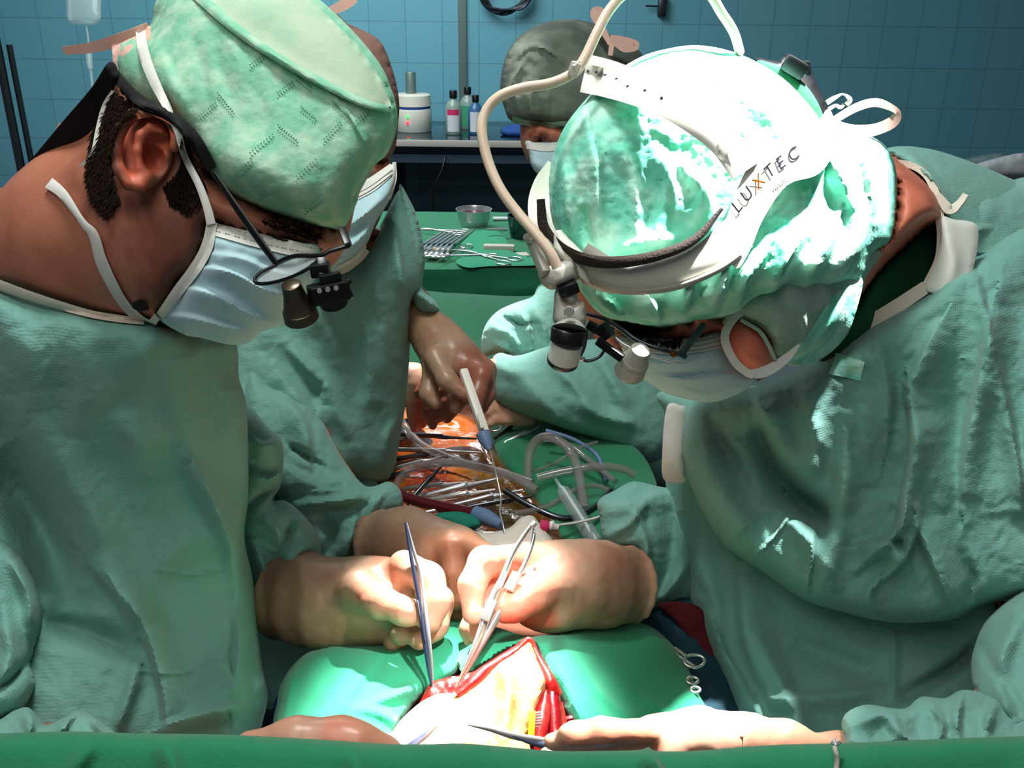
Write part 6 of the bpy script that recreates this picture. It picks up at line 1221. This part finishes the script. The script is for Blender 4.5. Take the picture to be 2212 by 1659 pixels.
one('tube_connector', 'small white plastic connector beside the red cap', 'connector', lathe(P(1186, 1133, 1.05), P(1206, 1140, 1.05), [(0, .004), (.3, .006), (.5, .004), (1, .003)], 16), M['white'])
tz = 1.25
def stick(name, lbl, a, b, r, m, joint=False, rings=False, cat=None, grp=None):
    t = Thing(name, lbl, cat or name.split('_')[-1], group=grp); A_, B_ = P(*a), P(*b)
    t.add('shaft', lathe(A_, B_, [(0, r * .6), (.02, r), (.55, r), (.6, r * 1.3), (.66, r * 1.3), (.7, r * .9), (1, r * .5)], 14), M[m])
    t.add('second_shaft', lathe(A_ + [0, -.004, .004], A_ + (B_ - A_) * .62 + [0, -.001, .003], [(0, r * .6), (.05, r), (1, r)], 12), M[m])
    if joint: t.add('joint_screw', lathe(A_ + (B_ - A_) * .62 + [0, -.004, .003], A_ + (B_ - A_) * .62 + [0, -.008, .006], [(0, r * .9), (1, r * .8)], 12), M['steel_dark'])
    if rings:
        u = (A_ - B_) / np.linalg.norm(A_ - B_)
        for s in (-1, 1):
            c = A_ + u * .012 + CR[:, 1] * s * .010
            t.add('finger_ring', tube([c + .011 * (math.cos(q) * u + math.sin(q) * CR[:, 1]) for q in np.linspace(0, 2 * math.pi, 14)], .0018, px=False, seg=6, n=3), M[m])
    t.done()
sticks = [((845, 912, 1.44), (935, 908, 1.46), 'steel_dark', 'short dark bar at the top left edge of the amber film'),
 ((840, 938, 1.40), (1030, 948, 1.36), 'steel_dark', 'long dark bar lying uppermost across the amber film'),
 ((842, 972, 1.36), (1040, 978, 1.30), 'steel', 'straight steel shaft below the uppermost dark bar'),
 ((843, 995, 1.34), (960, 975, 1.34), 'steel_dark', 'dark shaft crossing the straight steel shaft at left'),
 ((838, 1018, 1.31), (962, 985, 1.30), 'steel', 'slanted steel shaft above the curved tube at left'),
 ((836, 1034, 1.29), (900, 1012, 1.29), 'steel_dark', 'short slanted steel shaft emerging from behind the gown'),
 ((870, 1058, 1.24), (1010, 1042, 1.22), 'steel', 'shiny clamp directly beneath the curved clear tube'),
 ((900, 1078, 1.21), (1075, 1034, 1.22), 'steel', 'wide bright clamp slanting up toward the wire'),
 ((915, 1085, 1.19), (1070, 1058, 1.19), 'chrome', 'bright clamp with joint screw below the wide one'),
 ((960, 1098, 1.17), (1130, 1058, 1.18), 'steel', 'thin long clamp crossing behind the wire'),
 ((1000, 1100, 1.15), (1150, 1072, 1.16), 'steel_dark', 'dark thin clamp lowest on the right of the amber film'),
 ((905, 1112, 1.14), (985, 1098, 1.15), 'chrome', 'short bright rod beside the blood-filled tube'),
 ((1068, 950, 1.42), (1122, 906, 1.44), 'steel_dark', 'steel clamp pointing up right beside the scissor ring'),
 ((1088, 960, 1.40), (1166, 922, 1.42), 'steel', 'steel clamp pointing at the dark sleeve'),
 ((880, 1090, 1.18), (960, 1000, 1.22), 'steel_dark', 'dark curved retractor arm rising across the other shafts'),
 ((985, 1155, 1.09), (1080, 1150, 1.08), 'chrome', 'shiny flat rod at the edge below the teal cloth')]
for i, (a, b, m_, l) in enumerate(sticks): stick('clamp' if i in (6, 7, 8, 9, 10, 12, 13) else 'steel_rod', l, a, b, .0034 if i in (7, 8) else .0026, m_, joint=i in (7, 8), cat='clamp' if i in (6, 7, 8, 9, 10, 12, 13) else 'rod')
t = Thing('surgical_scissors', 'ringed scissor handle lying on the amber film beneath the fingertips', 'scissors')
t.add('finger_ring', tube([(1068 + 14 * math.cos(a_), 922 + 9 * math.sin(a_), 1.39) for a_ in np.linspace(0, 2 * math.pi, 16)], .0018, seg=8, n=3), M['steel'])
t.add('shank', tube([(1056, 926, 1.39), (1040, 950, 1.38), (1050, 990, 1.34)], .002), M['steel']); t.done()
def hose(lbl, pts, r, m, **k): one('tube', lbl, 'tube', tube(pts, r, seg=12), M[m], **k)
hose('greyish pink tube running down from the left gown across the film', [(862, 900, 1.38), (880, 930, 1.36), (910, 960, 1.33), (960, 985, 1.29), (1020, 1005, 1.25), (1085, 1022, 1.21), (1150, 1045, 1.18)], .0062, 'tubeclear')
hose('clear tube arching from the left gown to the wire', [(852, 1060, 1.22), (868, 1030, 1.22), (910, 1006, 1.21), (980, 1000, 1.20), (1050, 1012, 1.18), (1110, 1030, 1.16), (1160, 1060, 1.14)], .0055, 'tubeclear')
hose('clear tube forming the tall loop right of the pen', [(1140, 1040, 1.22), (1144, 980, 1.23), (1165, 948, 1.23), (1200, 948, 1.22), (1235, 980, 1.21), (1252, 1030, 1.18), (1262, 1100, 1.14)], .0065, 'tubeclear')
hose('clear tube curving out to the right surgeon gown', [(1160, 1032, 1.20), (1220, 1018, 1.20), (1290, 1008, 1.2), (1340, 1012, 1.2), (1372, 1026, 1.2)], .0055, 'tubeclear')
hose('thin tube crossing the green cloth toward the shaded sleeve', [(1175, 945, 1.30), (1230, 962, 1.28), (1280, 1000, 1.26), (1330, 1040, 1.22)], .004, 'tubeclear')
hose('thin grey line slanting up across the green cloth', [(1150, 1020, 1.24), (1200, 1000, 1.26), (1250, 968, 1.28), (1290, 955, 1.30)], .0022, 'tubeclear')
hose('blue-striped loop of thin line at the green cloth edge', [(1180, 930, 1.34), (1240, 950, 1.32), (1290, 985, 1.28), (1310, 1040, 1.24)], .003, 'bluepad')
hose('thin line between the syringe and the sleeve', [(1200, 1135, 1.06), (1240, 1130, 1.08), (1290, 1118, 1.10), (1330, 1100, 1.12)], .0015, 'white')
hose('dark tangled line beneath the tall loop', [(1090, 1060, 1.15), (1150, 1095, 1.13), (1220, 1120, 1.12), (1280, 1100, 1.14), (1320, 1060, 1.18)], .004, 'steel_dark')
hose('second dark tangled line beneath the tall loop', [(1110, 1110, 1.11), (1180, 1095, 1.13), (1240, 1060, 1.17), (1290, 1050, 1.19), (1360, 1080, 1.18)], .0035, 'tubeclear')
t = Thing('suction_tube', 'dark red blood-filled tube ending in a bluish connector', 'tube')
t.add('tube_body', tube([(862, 1068, 1.18), (900, 1082, 1.16), (960, 1096, 1.14), (1030, 1110, 1.12)], .007, seg=14), M['tubered'])
t.add('connector', tube([(1026, 1108, 1.12), (1050, 1118, 1.11), (1085, 1135, 1.09)], [.009, .010, .006], seg=16), M['bluepad'], label='ridged bluish connector'); t.done()
t = Thing('syringe', 'clear plastic syringe barrel slanting beside the right sleeve cuff', 'syringe')
A_, B_ = P(1200, 1035, 1.16), P(1292, 1180, 1.08)
t.add('barrel', lathe(A_, B_, [(0, .002), (.12, .003), (.2, .009), (.96, .010), (1, .014)], 24), M['pvc']); t.add('plunger', lathe(A_ + (B_ - A_) * .25, B_, [(0, .005), (1, .005)], 12), M['tubeclear']); t.done()
# ================================================================= held instruments
t = Thing('tweezers', 'dark blue-grey fine tweezers held by the left surgeon', 'tweezers')
t.add('tweezer_arm', tube([(876, 1130, .885), (884, 1180, .875), (893, 1230, .862), (903, 1290, .850), (916, 1380, .838), (926, 1450, .832), (934, 1492, .83)], [.0018, .0028, .0034, .0040, .0036, .0024, .0008], seg=12, flat=(1, .55)), M['tweezer_dark'])
t.add('tweezer_arm', tube([(878, 1130, .888), (892, 1185, .880), (908, 1240, .868), (916, 1300, .855), (926, 1380, .84), (933, 1450, .834), (935, 1492, .83)], [.0018, .003, .0036, .0042, .0038, .0024, .0008], seg=12, flat=(1, .55)), M['steel'])
t.add('joint_slot', bar((902, 1296, .845), (918, 1390, .834), .0012, .001, .0002), M['black']); t.done()
t = Thing('long_forceps', 'bright steel needle forceps held by the right surgeon, handles crossing at top', 'forceps')
t.add('handle_arm', tube([(1152, 1128, .895), (1130, 1160, .885), (1106, 1200, .872), (1085, 1250, .858), (1062, 1300, .846), (1030, 1390, .832), (985, 1485, .82)], [.002, .0034, .0040, .0048, .0058, .0052, .001], seg=14, flat=(1, .6)), M['chrome'])
t.add('handle_arm', tube([(1153, 1130, .90), (1152, 1165, .89), (1135, 1215, .876), (1110, 1262, .862), (1075, 1330, .85), (1035, 1400, .836), (988, 1485, .822)], [.002, .0032, .0036, .0046, .0058, .005, .001], seg=14, flat=(1, .6)), M['steel'])
t.add('catch', lathe(P(1150, 1136, .89), P(1158, 1128, .89), [(0, .003), (1, .0025)], 14), M['steel']); t.add('grip_sleeve', bar((1118, 1238, .858), (1098, 1275, .85), .009, .006, .001), M['white'], label='white grip plate')
t.add('joint_plate', bar((1066, 1295, .838), (1046, 1340, .832), .010, .004, .001), M['chrome']); t.done()
t = Thing('needle_holder', 'steel needle holder entering from the lower right glove', 'needle holder')
t.add('jaw', tube([(1010, 1566, .71), (1060, 1576, .70), (1110, 1590, .69), (1180, 1602, .675)], [.0006, .002, .003, .0034], seg=12, flat=(1, .6)), M['chrome']); t.add('handle', tube([(1110, 1588, .69), (1160, 1604, .68), (1200, 1612, .67), (1280, 1622, .665)], [.002, .0032, .0035, .003], seg=12), M['blue_steel']); t.done()
t = Thing('tweezers', 'thin steel tweezers poking up from the bottom edge left of centre', 'tweezers')
t.add('tweezer_arm', tube([(948, 1562, .74), (915, 1590, .70), (880, 1618, .67)], [.0006, .0022, .003], seg=10), M['blue_steel']); t.add('tweezer_arm', tube([(949, 1563, .745), (925, 1592, .71), (895, 1618, .68)], [.0006, .002, .003], seg=10), M['steel']); t.done()
# ================================================================= foreground screen drape
pts = [(-150, 1588), (0, 1584), (150, 1580), (300, 1584), (450, 1586), (560, 1590), (700, 1598), (820, 1606), (900, 1608), (1000, 1606), (1100, 1614), (1200, 1622), (1300, 1622), (1380, 1620), (1400, 1614), (1420, 1622), (1500, 1622), (1600, 1614), (1700, 1608), (1800, 1606), (1900, 1602), (2040, 1596), (2212, 1590), (2350, 1588), (2350, 2050), (-150, 2050)]
fd = slab(pts, [(-150, 1590, .50), (1100, 1610, .50), (2350, 1590, .50), (-150, 2050, .46), (1100, 2050, .46), (2350, 2050, .46)], .02, .02, L=36, step=8, folds=[([(1395, 1612), (1420, 1650), (1450, 1720)], 12, .008, 's'), ([(350, 1590), (380, 1680), (400, 1780)], 24, .006), ([(760, 1610), (780, 1700), (800, 1800)], 26, .005), ([(200, 1600), (150, 1680)], 20, .004)], crumple=[('n', 1.6, .006)])
T1(fd); t = Thing('screen_drape', 'green cloth screen drape hung across the bottom of the picture', 'drape'); t.add('screen_drape', fd, M['drape']); t.done(single=True)
t = Thing('drape_clip', 'small worn metal clip gripping the foreground green drape at right', 'clip')
t.add('clip_jaw', tube([(1802, 1598, .478), (1804, 1618, .474), (1808, 1640, .474), (1806, 1680, .474)], [.0014, .0020, .0022, .002], seg=10, flat=(1, .6)), M['gauze']); t.add('clip_band', tube([(1797, 1604, .477), (1806, 1609, .474), (1814, 1604, .477)], .0010, seg=8), M['steel']); t.done()
